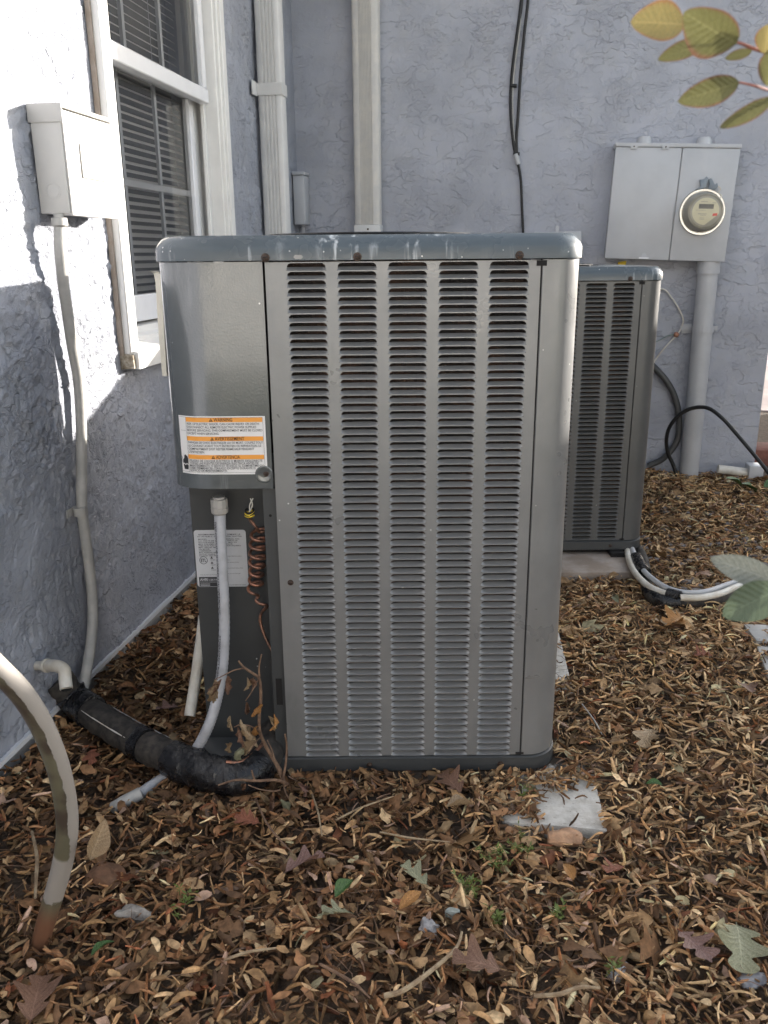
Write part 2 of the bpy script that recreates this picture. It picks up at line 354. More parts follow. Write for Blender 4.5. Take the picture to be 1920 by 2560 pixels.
# ---------------------------------------------------------------- ground
PAD = [(.287, 1.372), (.418, 1.352), (.503, 2.24), (-.40, 2.33), (-.47, 1.44)]   # slab under the near unit, seen from above
def inpoly(x, y, P):
    r = np.zeros_like(x, dtype=bool); n = len(P)
    for i in range(n):
        x0, y0 = P[i]; x1, y1 = P[(i+1) % n]
        c = ((y0 > y) != (y1 > y)) & (x < (x1-x0)*(y-y0)/(y1-y0+1e-12)+x0); r ^= c
    return r
def gheight(x, y):
    uu = x*UV[0]+y*UV[1]; nn = x*NV[0]+y*NV[1]
    z = -.022+.014*(fbm(x*2.2+3, y*2.2+5, 3)-.5)*2+.016*(fbm(x*9, y*9, 2)-.5)
    z = z+.07*sstep(3.15, 3.95, uu)+.03*sstep(-.75, -1.03, nn)
    z = z+.026*np.exp(-((y-1.385-.02*np.sin(x*9))/.055)**2)*sstep(.30, .22, x)*sstep(-.62, -.5, x)
    dx_ = x-(.418+(y-1.352)*.0957); z = z+.024*np.exp(-((dx_-.01)/.06)**2)*sstep(1.46, 1.54, y)*sstep(1.98, 1.88, y)
    return z
def build_ground():
    def axis(lo, hi, st):
        core = np.arange(lo, hi+1e-6, st); out = [.15, .4, 1, 2, 4, 8, 16, 32, 64, 110]
        return np.concatenate([lo-np.array(out[::-1]), core, hi+np.array(out)])
    X = axis(-1.6, 2.6, .04); Y = axis(.3, 4.6, .04); gx, gy = np.meshgrid(X, Y); g = gheight(gx, gy)-.012
    uu = gx*UV[0]+gy*UV[1]
    far = (np.abs(gx-.5) > 2.2) | (np.abs(gy-2.4) > 2.3); g = np.where(far, -.03, g)
    V = np.stack([gx.ravel(), gy.ravel(), g.ravel()], 1); nx = len(X); Fc = []
    for j in range(len(Y)-1):
        for i in range(nx-1): a = j*nx+i; Fc.append((a, a+1, a+1+nx, a+nx))
    m = NT('ground_mat'); v = m.coord(); f = m.noise(v, 40, 5, .7)
    near = m.mix(m.ramp(f, .35, .65), (.06, .041, .028), (.14, .096, .064))
    lawn = m.mix(m.ramp(m.noise(v, 3, 5, .7), .35, .65), (.16, .14, .07), (.09, .10, .04))
    sp = m.n('ShaderNodeSeparateXYZ'); m.l(v, sp.inputs[0]); k = m.ramp(m.math('ADD', sp.outputs[1], m.noise(v, 1, 3)), -1.2, -.6, 1, 0)
    m.set(Base_Color=m.mix(k, near, lawn), Roughness=.95); m.bump(f, .01)
    o = link('ground', meshfrom('ground', V, Fc), m.m, smooth=True); o['kind'] = 'structure'
build_ground()
dv = MB(); q = [B(-.2, 6.2, -.02), B(14, 6.2, -.02), B(14, 11, -.02), B(-.2, 11, -.02)]
dv.add(q+[p-np.array([0, 0, .1]) for p in q], [(0, 1, 2, 3), (0, 4, 5, 1), (1, 5, 6, 2), (2, 6, 7, 3), (3, 7, 4, 0)])
m_ = NT('drive_mat'); v_ = m_.coord(); m_.set(Base_Color=m_.mix(m_.ramp(m_.noise(v_, 1.5, 5, .6), .4, .6), (.40, .33, .31), (.30, .24, .23)), Roughness=.9)
o = dv.build('driveway', m_.m); o['kind'] = 'structure'

# ---------------------------------------------------------------- house
house = root('house', 'grey blue stucco house with two walls meeting in an inside corner behind the units', 'house', tuple(B(WL, WB, 0)))
def wall_obj(name, org, ax, outn, x0, x1, z0, z1, hole, mat, thick=.16):
    """wall as local XZ plane facing local -Y so Object coordinates run along the wall"""
    me_b = MB(); xs = [x0, x1]; zs = [z0, z1]
    if hole: xs = [x0, hole[0], hole[1], x1]; zs = [z0, hole[2], hole[3], z1]
    for i in range(len(xs)-1):
        for j in range(len(zs)-1):
            if hole and i == 1 and j == 1: continue
            me_b.add([(xs[i], 0, zs[j]), (xs[i+1], 0, zs[j]), (xs[i+1], 0, zs[j+1]), (xs[i], 0, zs[j+1])], [(0, 1, 2, 3)])
            me_b.add([(xs[i], thick, zs[j]), (xs[i+1], thick, zs[j]), (xs[i+1], thick, zs[j+1]), (xs[i], thick, zs[j+1])], [(3, 2, 1, 0)])
    def strip(a, b): me_b.add([(a[0], 0, a[1]), (b[0], 0, b[1]), (b[0], thick, b[1]), (a[0], thick, a[1])], [(0, 3, 2, 1)])
    strip((x0, z0), (x1, z0)); strip((x1, z0), (x1, z1)); strip((x1, z1), (x0, z1)); strip((x0, z1), (x0, z0))
    if hole:
        h = hole; strip((h[1], h[2]), (h[0], h[2])); strip((h[1], h[3]), (h[1], h[2])); strip((h[0], h[3]), (h[1], h[3])); strip((h[0], h[2]), (h[0], h[3]))
    o = me_b.build(name, mat)
    X = np.array(ax); Yv = -np.array(outn)
    o.parent = house; o.matrix_parent_inverse = Matrix.Translation(-Vector(house.location))
    o.matrix_basis = Matrix(((X[0], Yv[0], 0, org[0]), (X[1], Yv[1], 0, org[1]), (0, 0, 1, org[2]), (0, 0, 0, 1)))
    return o
# left wall: local x along the wall away from the camera, outward normal NV
WIN = (2.15, 2.98, .80, 2.15)
def relief_wall():
    """left wall with its thrown render as real relief, a 5 mm grid with the window opening left out"""
    st = .005; ub = np.arange(1.25, WB+.0001, st); ub[-1] = WB; zb_ = np.arange(.05, 2.3001, st)
    Uo = np.concatenate([[-1.5, .4], ub]); Zo = np.concatenate([zb_, [2.6, 3.0]]); gu, gz = np.meshgrid(Uo, Zo)
    wx = gu+.05*(fbm(gu*7, gz*7+9, 3)-.5); wz = gz+.07*(fbm(gu*6+4, gz*6, 3)-.5)
    f1 = fbm(wx*7+1, wz*4+2, 4); f2 = fbm(wx*13+7, wz*9+3, 4); f3 = fbm(wx*24+2, wz*17+5, 3)
    f1 = fbm(wx*7+1, wz*4+2, 4); f2 = fbm(wx*12+7, wz*8+3, 4)
    g = sstep(.42, .56, fbm(gu*3.2+11, gz*2.6+1, 3))
    def ridge(a, b, sx, sz, o): c, s_ = math.cos(a), math.sin(a); return 1-np.abs(2*fbm((wx*c+wz*s_)*sx+b, (-wx*s_+wz*c)*sz, o)-1)
    r1 = ridge(.5, 3, 26, 9, 3); r2 = ridge(-.7, 8, 34, 16, 3); r3 = fbm(wx*58+2, wz*46, 2)
    r4 = ridge(1.2, 5, 60, 22, 2); r5 = ridge(-.2, 12, 48, 20, 2)
    h = .0014*sstep(.50, .52, f1)+.0012*sstep(.53, .55, f2)+g*(.0026*sstep(.84, .97, r1)+.0022*sstep(.86, .97, r2)+.0018*sstep(.80, .96, r4)+.0022*sstep(.52, .66, r3))
    cre = ridge(.15, 21, 34, 7, 3); cre2 = ridge(-.35, 29, 48, 12, 3); mk = sstep(.44, .60, fbm(gu*5+3, gz*4+17, 3))
    h = h-.0055*sstep(.93, .985, cre)*mk-.0040*sstep(.94, .985, cre2)*sstep(.40, .6, f2)
    h = h+(.3+.7*g)*(.0016*sstep(.84, .95, r5)+.0010*(fbm(wx*95, wz*85, 2)-.5)*2)
    h = h-.0035; h[:, :2] = 0; h[-2:, :] = 0; h[:, -1] = 0
    nx = len(Uo); nz = len(Zo); V = np.stack([gu.ravel(), -h.ravel(), gz.ravel()], 1)
    i, j = np.meshgrid(np.arange(nx-1), np.arange(nz-1)); uc = (Uo[i]+Uo[i+1])/2; zc = (Zo[j]+Zo[j+1])/2
    keep = ~((uc > WIN[0]) & (uc < WIN[1]) & (zc > WIN[2]) & (zc < WIN[3])); a = (j*nx+i)[keep]; Q4 = np.stack([a, a+1, a+1+nx, a+nx], 1)
    me = bpy.data.meshes.new('wall'); me.vertices.add(len(V)); me.vertices.foreach_set('co', V.ravel()); nf = len(Q4); me.loops.add(nf*4)
    me.loops.foreach_set('vertex_index', Q4.ravel().astype(np.int32)); me.polygons.add(nf); me.polygons.foreach_set('loop_start', np.arange(0, nf*4, 4, dtype=np.int32)); me.update(calc_edges=True)
    o = link('wall', me, M_WALL_L, None, True); o.parent = house; o.matrix_parent_inverse = Matrix.Translation(-Vector(house.location)); org = B(WL, 0, 0)
    o.matrix_basis = Matrix(((UV[0], -NV[0], 0, org[0]), (UV[1], -NV[1], 0, org[1]), (0, 0, 1, org[2]), (0, 0, 0, 1)))
relief_wall()
wl = wall_obj('wall', B(WL-.02, 0, 0), UV, NV, -1.5, WB, .05, 3.0, WIN, M_WALL_L)
# rear wall: outward normal -UV (towards the camera)
wr = wall_obj('wall', B(0, WB, 0), NV, -UV, WL-.08, 1.085, -.05, 3.0, None, M_WALL_B)
e = MB(); e.bbox(.925, 1.085, WB+.162, WB+2.0, -.05, 2.998); e.build('wall', M_WALL_B, house)
e = MB(); e.bbox(WL-.13, WL-.012, -1.5, WB-.002, -.15, .048); e.build('foundation', M_CONC, house)
e = MB(); e.bbox(WL-.005, WL+.006, -1.5, WB-.004, .040, .052); e.build('weep_screed', M_VINYL, house)
e = MB(); e.bbox(WL-3, WL+.42, -1.5, WB-.425, 3.0, 3.12); e.bbox(WL-3, 1.5, WB-.42, WB+4, 3.0, 3.12); e.build('eave', M_TRIM, house)
e = MB(); e.bbox(WL-1.8, WL-.165, 1.6, 3.6, .3, 2.6)
me = meshfrom('room', e.V, [tuple(reversed(f)) for f in e.F]); link('room', me, plain('room_dark', (.22, .215, .21), .9, .1), house)

# ---------------------------------------------------------------- window in the left wall
wn = root('window', 'white vinyl double hung window with grille bars in the sunlit left wall', 'window', tuple(B(WL, 2.1, .8)))
W0, W1 = 2.092, 3.0; ZB, ZT = .80, 2.2
def bb(name, mat, *boxes, par=wn, bev=0):
    e = MB()
    for bx in boxes: e.bbox(WL+bx[0], WL+bx[1], *bx[2:])
    return e.build(name, mat, par, bevel=bev, seg=1)
bb('casing', M_TRIM, (-.09, .030, W0, W0+.050, ZB+.0, ZT), bev=.003)
bb('casing', M_TRIM, (-.004, .030, W1-.036, W1, ZB-.0, ZT), (-.02, .022, W1-.052, W1-.037, ZB, ZT), (-.04, .012, W1-.064, W1-.053, ZB, ZT), (-.10, -.005, W1-.026, W1-.003, ZB, ZT), bev=.002)
bb('caulk', M_CONC2, (.0005, .012, W0-.010, W0-.0005, ZB, ZT))
bb('caulk', M_CONC2, (.0005, .008, W1+.0005, W1+.008, ZB, ZT))
# sill: frame ledge, sloped sill, nose
def prism(name, prof, b0, b1, mat, par, bev=0):   # prof in (a offset, z), extruded along the wall
    e = MB(); n = len(prof); V = [B(WL+a, b0, z) for a, z in prof]+[B(WL+a, b1, z) for a, z in prof]
    e.add(V, [tuple(range(n))[::-1], tuple(range(n, 2*n))]+[(i, (i+1) % n, (i+1) % n+n, i+n) for i in range(n)])
    return e.build(name, mat, par, bevel=bev, seg=1)
prism('sill', [(-.12, .862), (-.055, .855), (-.052, .838), (-.02, .832), (-.018, .822), (.046, .806), (.046, .763), (-.12, .763)], W0+.008, W1, M_TRIM, wn)
horn = prism('sill_end', [(.036, .800), (.037, .766), (.0, .763), (.0, .806)], W0-.006, W0+.007, plain('rotten_wood', (.45, .41, .34), .9, .4, 60, .006, 90, c2=(.20, .16, .11)), wn)
# jamb liners on the far side (face the camera)
bb('jamb', M_TRIM, (-.115, -.101, W1-.055, W1-.027, ZB+.03, ZT), (-.10, -.09, W1-.075, W1-.027, ZB+.06, ZT), (-.072, -.062, W1-.090, W1-.065, ZB+.06, ZT), (-.04, -.030, W1-.086, W1-.065, ZB+.06, ZT))
bb('jamb', M_TRIM, (-.115, -.03, W0+.051, W0+.075, ZB+.06, ZT))
# upper sash (outer) and lower sash (inner)
uS = bb('upper_sash', M_VINYL, (-.040, -.008, W0+.052, W1-.088, 1.522, 1.566), (-.040, -.012, W1-.125, W1-.089, 1.5665, ZT), (-.040, -.012, W0+.052, W0+.085, 1.5665, ZT), bev=.003)
lS = bb('lower_sash', M_VINYL, (-.088, -.060, W0+.055, W1-.092, .866, .940), (-.088, -.062, W1-.128, W1-.093, .9405, 1.535), (-.088, -.062, W0+.055, W0+.088, .9405, 1.535), (-.088, -.0425, W0+.055, W1-.092, 1.5355, 1.56), bev=.003)
e = MB(); e.add([B(WL-.026, W0+.08, 1.56), B(WL-.026, W1-.12, 1.56), B(WL-.026, W1-.12, ZT), B(WL-.026, W0+.08, ZT)], [(0, 1, 2, 3)]); e.build('pane', M_GLASS, wn)
e = MB(); e.add([B(WL-.075, W0+.08, .935), B(WL-.075, W1-.122, .935), B(WL-.075, W1-.122, 1.54), B(WL-.075, W0+.08, 1.54)], [(0, 1, 2, 3)]); e.build('pane', M_GLASS, wn)
for b_ in (2.385, 2.635): bb('muntin', M_VINYL, (-.086, -.0775, b_-.008, b_+.008, .941, 1.236), (-.086, -.0775, b_-.008, b_+.008, 1.2545, 1.534))
bb('muntin', M_VINYL, (-.086, -.0775, W0+.09, W1-.13, 1.2365, 1.254))
for b_ in (2.35, 2.60): bb('muntin', M_VINYL, (-.038, -.0285, b_-.008, b_+.008, 1.567, ZT))
bl = root('window_blind', 'white horizontal slat blind hanging inside the double hung window', 'blind', tuple(B(WL-.13, 2.15, .9)))
sm = None
for i in range(57):
    if sm is None:
        prof = [(-.0125, -.001), (-.006, .0016), (0, .0024), (.006, .0016), (.0125, -.001)]
        V = []
        for s_ in (2.17, 2.95):
            for a, z in prof: V.append(B(WL-.135+a*.88, s_, .93+z-a*.52))
        sm = meshfrom('slat', V, [(k, k+1, k+6, k+5) for k in range(4)]); o = link('slat', sm, plain('blind_slat', (.80, .79, .77), .5, .05), bl, True); base = o
    else:
        o = base.copy(); COL.objects.link(o); o.location = (0, 0, i*.0225)
for b_ in (2.44, 2.72): e = MB(); e.bbox(WL-.1135, WL-.1125, b_-.001, b_+.001, .9, 2.2); e.build('cord', M_VINYL, bl)

# ---------------------------------------------------------------- downspouts
def ribbed(name, a0, a1, b0, b1, z0, z1, mat, par, face, nr=4):
    """pipe with ribs on the face towards the camera; face 'b'"""
    wdt = a1-a0; pts = []; pts.append((a0, b1)); pts.append((a0, b0+.006)); pts.append((a0+.006, b0))
    for k in range(nr):
        c = a0+wdt*(.28+.44*k/(nr-1)); h = wdt*.44/(nr-1)*.30; pts += [(c-h, b0), (c-h*.4, b0+.0045), (c+h*.4, b0+.0045), (c+h, b0)]
    pts += [(a1-.006, b0), (a1, b0+.006), (a1, b1)]
    n = len(pts); V = [B(a, b, z0) for a, b in pts]+[B(a, b, z1) for a, b in pts]
    e = MB(); e.add(V, [(i, (i+1) % n, (i+1) % n+n, i+n) for i in range(n)]+[tuple(range(n))[::-1], tuple(range(n, 2*n))]); return e.build(name, mat, par, smooth=True, ang=50)
d1 = root('downspout', 'white ribbed downspout with a strap bracket beside the window, in the corner', 'downspout', tuple(B(-.98, 3.4, .08)), 'ribbed downspouts on the house')
ribbed('pipe', -1.018, -.925, 3.40, 3.46, .08, 2.95, M_DSP, d1, 'b', 4)
e = MB(); e.bbox(-1.022, -.921, 3.396, 3.3985, 1.625, 1.668); e.bbox(-.9245, -.921, 3.399, 3.47, 1.625, 1.668); e.bbox(-1.0225, -1.019, 3.34, 3.398, 1.622, 1.671); e.build('strap', M_DSP, d1, bevel=.001, seg=1)
d2 = root('downspout', 'beige fluted rectangular downspout on the rear wall behind the near unit', 'downspout', tuple(B(-.69, 3.95, .08)), 'ribbed downspouts on the house')
ribbed('pipe', -.752, -.640, 3.92, 3.985, 1.175, 2.95, M_DSP2, d2, 'b', 9)
e = MB(); e.bbox(-.756, -.636, 3.914, 3.988, .08, 1.1745); e.build('lower_boot', M_DSP, d2, bevel=.004)
disc_lathe('screw', [(.0045, 0), (.0045, .002), (.003, .003)], B(-.692, 3.914, 1.155), -UV, M_SCREW, d2, 8)
sb = root('utility_box', 'small narrow grey box low in the dark wall corner behind the downspout', 'utility box', tuple(B(-.99, 3.9, 1.18)))
e = MB(); e.bbox(-1.025, -.975, 3.90, 3.995, 1.178, 1.385); e.build('body', M_GREYBOX, sb, bevel=.003)
e = MB(); e.bbox(-1.028, -.972, 3.893, 3.997, 1.386, 1.400); e.build('cover', M_GREYBOX, sb, bevel=.003)
e = MB(); e.bbox(-1.0, -.99, 3.94, 3.95, .1, 1.1775); e.build('riser', M_COND, sb)

# ---------------------------------------------------------------- cables on the rear wall
cb = root('cable_bundle', 'black and grey cables hanging down the rear wall, tied together', 'cable', tuple(atB(1305, 0, .01)))
def wallpath(pts, o): return [atB(x, y, o) for x, y in pts]
tube('black_wire', wallpath([(1316, -260), (1306, -100), (1304, 0), (1291, 100), (1280, 190), (1277, 260), (1281, 330), (1290, 395)], .012), .0075, M_BLK, cb, 8)
tube('black_wire', wallpath([(1330, -260), (1323, -100), (1320, 0), (1311, 80), (1301, 190), (1295, 290), (1291, 350), (1293, 400)], .012), .0062, M_BLK, cb, 8)
tube('grey_wire', wallpath([(1310, -100), (1300, 60), (1287, 160), (1281, 240), (1284, 330), (1293, 402)], .013), .0042, M_COND_B, cb, 8)
tube('sleeve', wallpath([(1289, 385), (1296, 411)], .016), .0115, M_COND, cb, 10)
tube('black_wire', wallpath([(1295, 408), (1302, 450), (1305, 520), (1308, 590), (1308, 700), (1300, 900)], .010), .0055, M_BLK, cb, 8)
for (x, y) in ((1283, 214), (1290, 384)): tube('cable_tie', wallpath([(x-7, y), (x+9, y+1)], .016), .0075, M_BLK, cb, 8)
jb = root('junction_box', 'low grey junction box on the rear wall peeking over the near unit', 'junction box', tuple(atB(1395, 600, 0)))
e = MB(); e.bbox(.040, .245, 3.94, 3.998, .98, 1.135); e.build('body', M_GREYBOX, jb, bevel=.006)
e = MB(); e.bbox(.135, .150, 3.985, 3.9985, 1.136, 1.16); e.build('mounting_tab', M_GREYBOX, jb)

# ---------------------------------------------------------------- meter cabinet
mc = root('meter_cabinet', 'square grey electric meter cabinet with round glass meter on the rear wall', 'meter box', tuple(B(.6, 4, 1.24)))
rt = math.radians(-2.2); cn, cz = .600, 1.243
def mcp(a, b, z):   # a,z local to the tilted cabinet, b = distance out from the wall
    A = a*math.cos(rt)-z*math.sin(rt); Z = a*math.sin(rt)+z*math.cos(rt); return B(cn+A, WB-b, cz+Z)
def mbox(name, a0, a1, b0, b1, z0, z1, mat, bev=0):
    e = MB(); e.hexa([mcp(a0, b1, z0), mcp(a1, b1, z0), mcp(a1, b0, z0), mcp(a0, b0, z0), mcp(a0, b1, z1), mcp(a1, b1, z1), mcp(a1, b0, z1), mcp(a0, b0, z1)])
    return e.build(name, mat, mc, bevel=bev, seg=2)
mbox('body', -.242, .242, .001, .095, -.225, .222, M_GREYBOX, .002)
mbox('door', -.247, .018, .0952, .106, -.230, .212, M_GREYBOX, .002)
mbox('door', .022, .247, .0952, .106, -.230, .212, M_GREYBOX, .002)
mbox('rain_hood', -.250, .250, .0, .110, .2135, .229, M_GREYBOX, .002)
for a in (-.175, -.048):
    mbox('hinge_clip', a-.014, a+.014, .1102, .1125, .205, .221, M_GREYBOX); disc_lathe('screw', [(.003, 0), (.003, .003)], mcp(a, .1126, .214), -UV, M_SCREW, mc, 8)
mbox('latch', -.105, -.065, .1063, .112, -.228, -.221, M_VINYL); mbox('latch', -.095, -.075, .1063, .109, -.220, -.205, M_GREYBOX)
for a in (-.13, .11): disc_lathe('conduit_stub', [(.03, 0), (.03, .02), (.024, .03)], mcp(a, .05, .229), (0, 0, 1), M_GREYBOX, mc, 20)
mcen = mcp(.128, .106, -.035); ax = -UV
disc_lathe('ring', [(.078, 0), (.092, .004), (.093, .010), (.090, .016), (.083, .016), (.081, .008)], mcen, ax, M_CHROME, mc, 48)
disc_lathe('glass_body', [(.080, .008), (.079, .030), (.074, .040), (.072, .075), (.068, .082), (.066, .0825)], mcen, ax, plain('meter_body', (.30, .28, .22), .25, .1, coat=.5), mc, 48)
# face plate built flat: cream disc, grey wedge, display
def facept(a, z, d): return mcen+ax*d+NV*(a*math.cos(rt)-z*math.sin(rt))+np.array([0, 0, a*math.sin(rt)+z*math.cos(rt)])
def flat(name, pts, d, mat, par=mc): e = MB(); e.add([facept(a, z, d) for a, z in pts], [tuple(range(len(pts)))]); return e.build(name, mat, par)
flat('face', [(.060*math.cos(t), .060*math.sin(t)) for t in np.linspace(0, 2*math.pi, 41)[:-1]], .0835, M_MGREY)
arc = [(.053*math.cos(t), .053*math.sin(t)) for t in np.linspace(math.radians(-10), math.radians(272), 34)]
flat('face_label', arc, .0840, M_CREAM)
flat('display', [(-.029, .010), (.029, .010), (.029, .028), (-.029, .028)], .0846, M_LCD)
flat('red_mark', [(.028, -.018), (.046, -.016), (.047, -.006), (.029, -.008)], .0846, M_RED)
k = 0
for (a, z, w_, h_) in [(-.010, .037, .026, .0022), (.030, .033, .014, .002), (-.02, .004, .04, .0013), (-.012, -.010, .034, .0028), (-.009, -.015, .022, .0022), (-.012, -.026, .018, .0016), (-.012, -.031, .02, .0014)]:
    flat('print_line', [(a-w_/2, z-h_/2), (a+w_/2, z-h_/2), (a+w_/2, z+h_/2), (a-w_/2, z+h_/2)], .0845, M_MGREY)
disc_lathe('cover_glass', [(.065, .083), (.064, .0905), (.058, .0925)], mcen, ax, M_GLASS2, mc, 48)
# padlock style seal clips on top of the ring
def clip(pts, d0, d1):
    e = MB(); n = len(pts); V = [mcen+ax*d0+NV*a+np.array([0, 0, z]) for a, z in pts]+[mcen+ax*d1+NV*a+np.array([0, 0, z]) for a, z in pts]
    e.add(V, [tuple(range(n)), tuple(range(n, 2*n))[::-1]]+[(i, i+n, (i+1) % n+n, (i+1) % n) for i in range(n)]); return e
M_SEAL = plain('seal_grey', (.22, .26, .30), .4, .15)
clip([(-.034, .088), (-.008, .090), (.004, .100), (.010, .130), (.003, .138), (-.004, .128), (-.022, .126), (-.018, .100)], .004, .022).build('seal_clip', M_SEAL, mc, bevel=.001)
clip([(.012, .090), (.040, .084), (.052, .098), (.047, .112), (.038, .105), (.028, .122), (.020, .132), (.014, .122), (.018, .108)], .004, .022).build('seal_clip', M_SEAL, mc, bevel=.001)
tube('seal_wire', [mcen+ax*.02+NV*a+np.array([0, 0, z]) for a, z in [(.045, .105), (.062, .090), (.055, .075), (.070, .062), (.060, .05)]], .002, M_PVC, mc, 6)
# riser conduit
rc = root('riser_conduit', 'thick grey conduit running from the meter cabinet down into the leaves', 'conduit', tuple(B(.79, 3.95, .05)))
cx = lambda z: .792+(1.0-z)*.0
tube('pipe', [B(.790, 3.945, -.05), B(.789, 3.945, .5), B(.786, 3.945, .955)], .042, M_COND, rc, 24, raw=True)
tube('coupling', [B(.786, 3.945, .955), B(.785, 3.945, 1.015)], .0475, M_COND, rc, 24, raw=True)
e = MB(); e.bbox(.708, .748, 3.993, 3.999, .700, .738); e.build('strap', M_COND, rc)
P_ = [B(.789+.046*math.cos(t), 3.945-.046*math.sin(t), .722) for t in np.linspace(-.6, math.pi+.6, 14)]
e = MB(); V, Fc = [], []
for p in P_: V += [p+np.array([0, 0, -.013]), p+np.array([0, 0, .013])]
e.add(V, [(2*i, 2*i+2, 2*i+3, 2*i+1) for i in range(13)]); e.build('strap', M_COND, rc)
e = MB(); e.bbox(.700, .750, 3.985, 3.9925, .713, .731); e.bbox(.826, .858, 3.985, 3.998, .713, .731); e.build('strap', M_COND, rc)
gw = root('ground_wire', 'thin white grounding wire curving along the rear wall with a copper clamp', 'wire', tuple(atB(1690, 800, .01)))
tube('wire', wallpath([(1600, 735), (1655, 722), (1680, 745), (1699, 775), (1708, 800), (1702, 822), (1692, 838)], .012), .0035, M_PVC, gw, 6)
tube('wire', wallpath([(1690, 840), (1668, 862), (1645, 890), (1630, 915), (1615, 960)], .012), .0035, M_PVC, gw, 6)
tube('wire', wallpath([(1688, 835), (1668, 840), (1650, 850), (1630, 858), (1600, 866)], .010), .0022, plain('verdigris', (.20, .27, .24), .6), gw, 6)
disc_lathe('clamp', [(.012, 0), (.012, .012), (.006, .014), (.006, .022)], atB(1690, 836, .005), -UV, M_COPPER, gw, 8)
h1 = tube('black_hose', wallpath([(1560, 870), (1600, 885), (1632, 915), (1664, 950), (1686, 990), (1697, 1040), (1693, 1100), (1660, 1145), (1620, 1165)], .03), .014, plain('hose_grey', (.07, .07, .07), .5, .2), None, 12)
tag(h1, 'thick dark hose arching out from behind the far unit to the conduit', 'hose')
P_ = [atB(1700, 1215, .10), atB(1684, 1165, .09), atB(1669, 1130, .10), atB(1667, 1090, .12), atB(1682, 1055, .14), atB(1718, 1025, .16), atB(1765, 1019, .2), atB(1805, 1045, .25), atB(1850, 1095, .3), atB(1900, 1155, .36), atB(1960, 1230, .42)]
h2 = tube('coax_cable', P_, .0085, M_BLK, None, 10); tag(h2, 'black coaxial cable looping over the conduit and down to the right edge', 'cable')
h3 = tube('drain_pipe', [atZ(1720, 1212, .01), atZ(1780, 1222, .015), atZ(1850, 1225, .015), atZ(1930, 1216, .015), atZ(2050, 1205, .02)], .022, plain('corrugated_black', (.015, .015, .016), .45), None, 12)
tag(h3, 'black drain pipe lying on the leaves along the rear wall', 'pipe')
pv = root('pvc_stub', 'short white pipe with a square grey end cap at the foot of the rear wall', 'pipe', tuple(atB(1840, 1185, .1)))
tube('pipe', [atB(1795, 1172, .10), atB(1870, 1182, .10)], .020, M_PVC, pv, 16, raw=True)
c_ = atB(1884, 1182, .10); e = MB(); A_ = c_@NV; e.bbox(A_-.03, A_+.032, WB-.14, WB-.06, c_[2]-.05, c_[2]+.04); e.build('end_cap', M_GREYBOX, pv, bevel=.004)
e = MB(); e.bbox(1.10, 1.75, 4.25, 4.45, -.03, .12); 
tag(e.build('brick_edging', plain('brick_red', (.26, .11, .08), .9, .3, 30, .002, 80), bevel=.006), 'low reddish brick edging just past the end of the rear wall', 'edging')
yt = MB(); p0, p1 = atB(1545, 655, .03), atB(1566, 652, .03); yt.add([p0, p1, atB(1560, 690, .05), atB(1540, 690, .05)], [(0, 1, 2, 3)])
yt.add([p-UV*.002 for p in (p0, p1, atB(1560, 690, .05), atB(1540, 690, .05))], [(3, 2, 1, 0)])
tag(yt.build('warning_tag', M_YEL), 'small yellow tag hanging under the meter cabinet behind the far unit', 'tag')

# ---------------------------------------------------------------- condensing units
def plan_curve(X0, X1, DP, off=0.0):
    """front outline from left-rear to right-rear in plan; big soft corner left, tighter corner right"""
    L = [(X0, DP-.04), (X0, .16), (X0, .10), (X0, .080), (X0+.001, .063), (X0+.005, .046), (X0+.012, .032), (X0+.024, .019), (X0+.040, .009), (X0+.060, .003), (X0+.085, .0005), (X0+.12, 0), (X0+.181, 0)]
    r = .062; R_ = [(X1-r+r*math.sin(t), r-r*math.cos(t)) for t in np.linspace(0, math.pi/2, 9)]+[(X1, DP-.04)]
    P = [np.array(p) for p in L+R_]; out = []
    for i, p in enumerate(P):
        t = P[min(i+1, len(P)-1)]-P[max(i-1, 0)]; t = t/np.linalg.norm(t); out.append(p+off*np.array([t[1], -t[0]]))
    return out
def closed_plan(X0, X1, DP, off):
    c = plan_curve(X0, X1, DP, off); r = .04
    back = [(X1+off, DP-.04), (X1-.012+off, DP-.012+off), (X1-.04, DP+off), (X0+.04, DP+off), (X0+.012-off, DP-.012+off)]
    return [tuple(p) for p in c]+back[1:]
def loft(mb, layers, cap0=True, cap1=True):
    n = len(layers[0][0]); V = []
    for pl, z in layers: V += [(p[0], p[1], z) for p in pl]
    Fc = []
    for k in range(len(layers)-1):
        for i in range(n): a = k*n+i; b = k*n+(i+1) % n; Fc.append((a, b, b+n, a+n))
    if cap0: Fc.append(tuple(range(n))[::-1])
    if cap1: Fc.append(tuple((len(layers)-1)*n+i for i in range(n)))
    mb.add(V, Fc)
X0, X1 = -.408, .359; SEAM_L, SEAM_R = -.209, .2815; CW, CPITCH, CL = .0715, .0895, -.169
ROWP = .01466
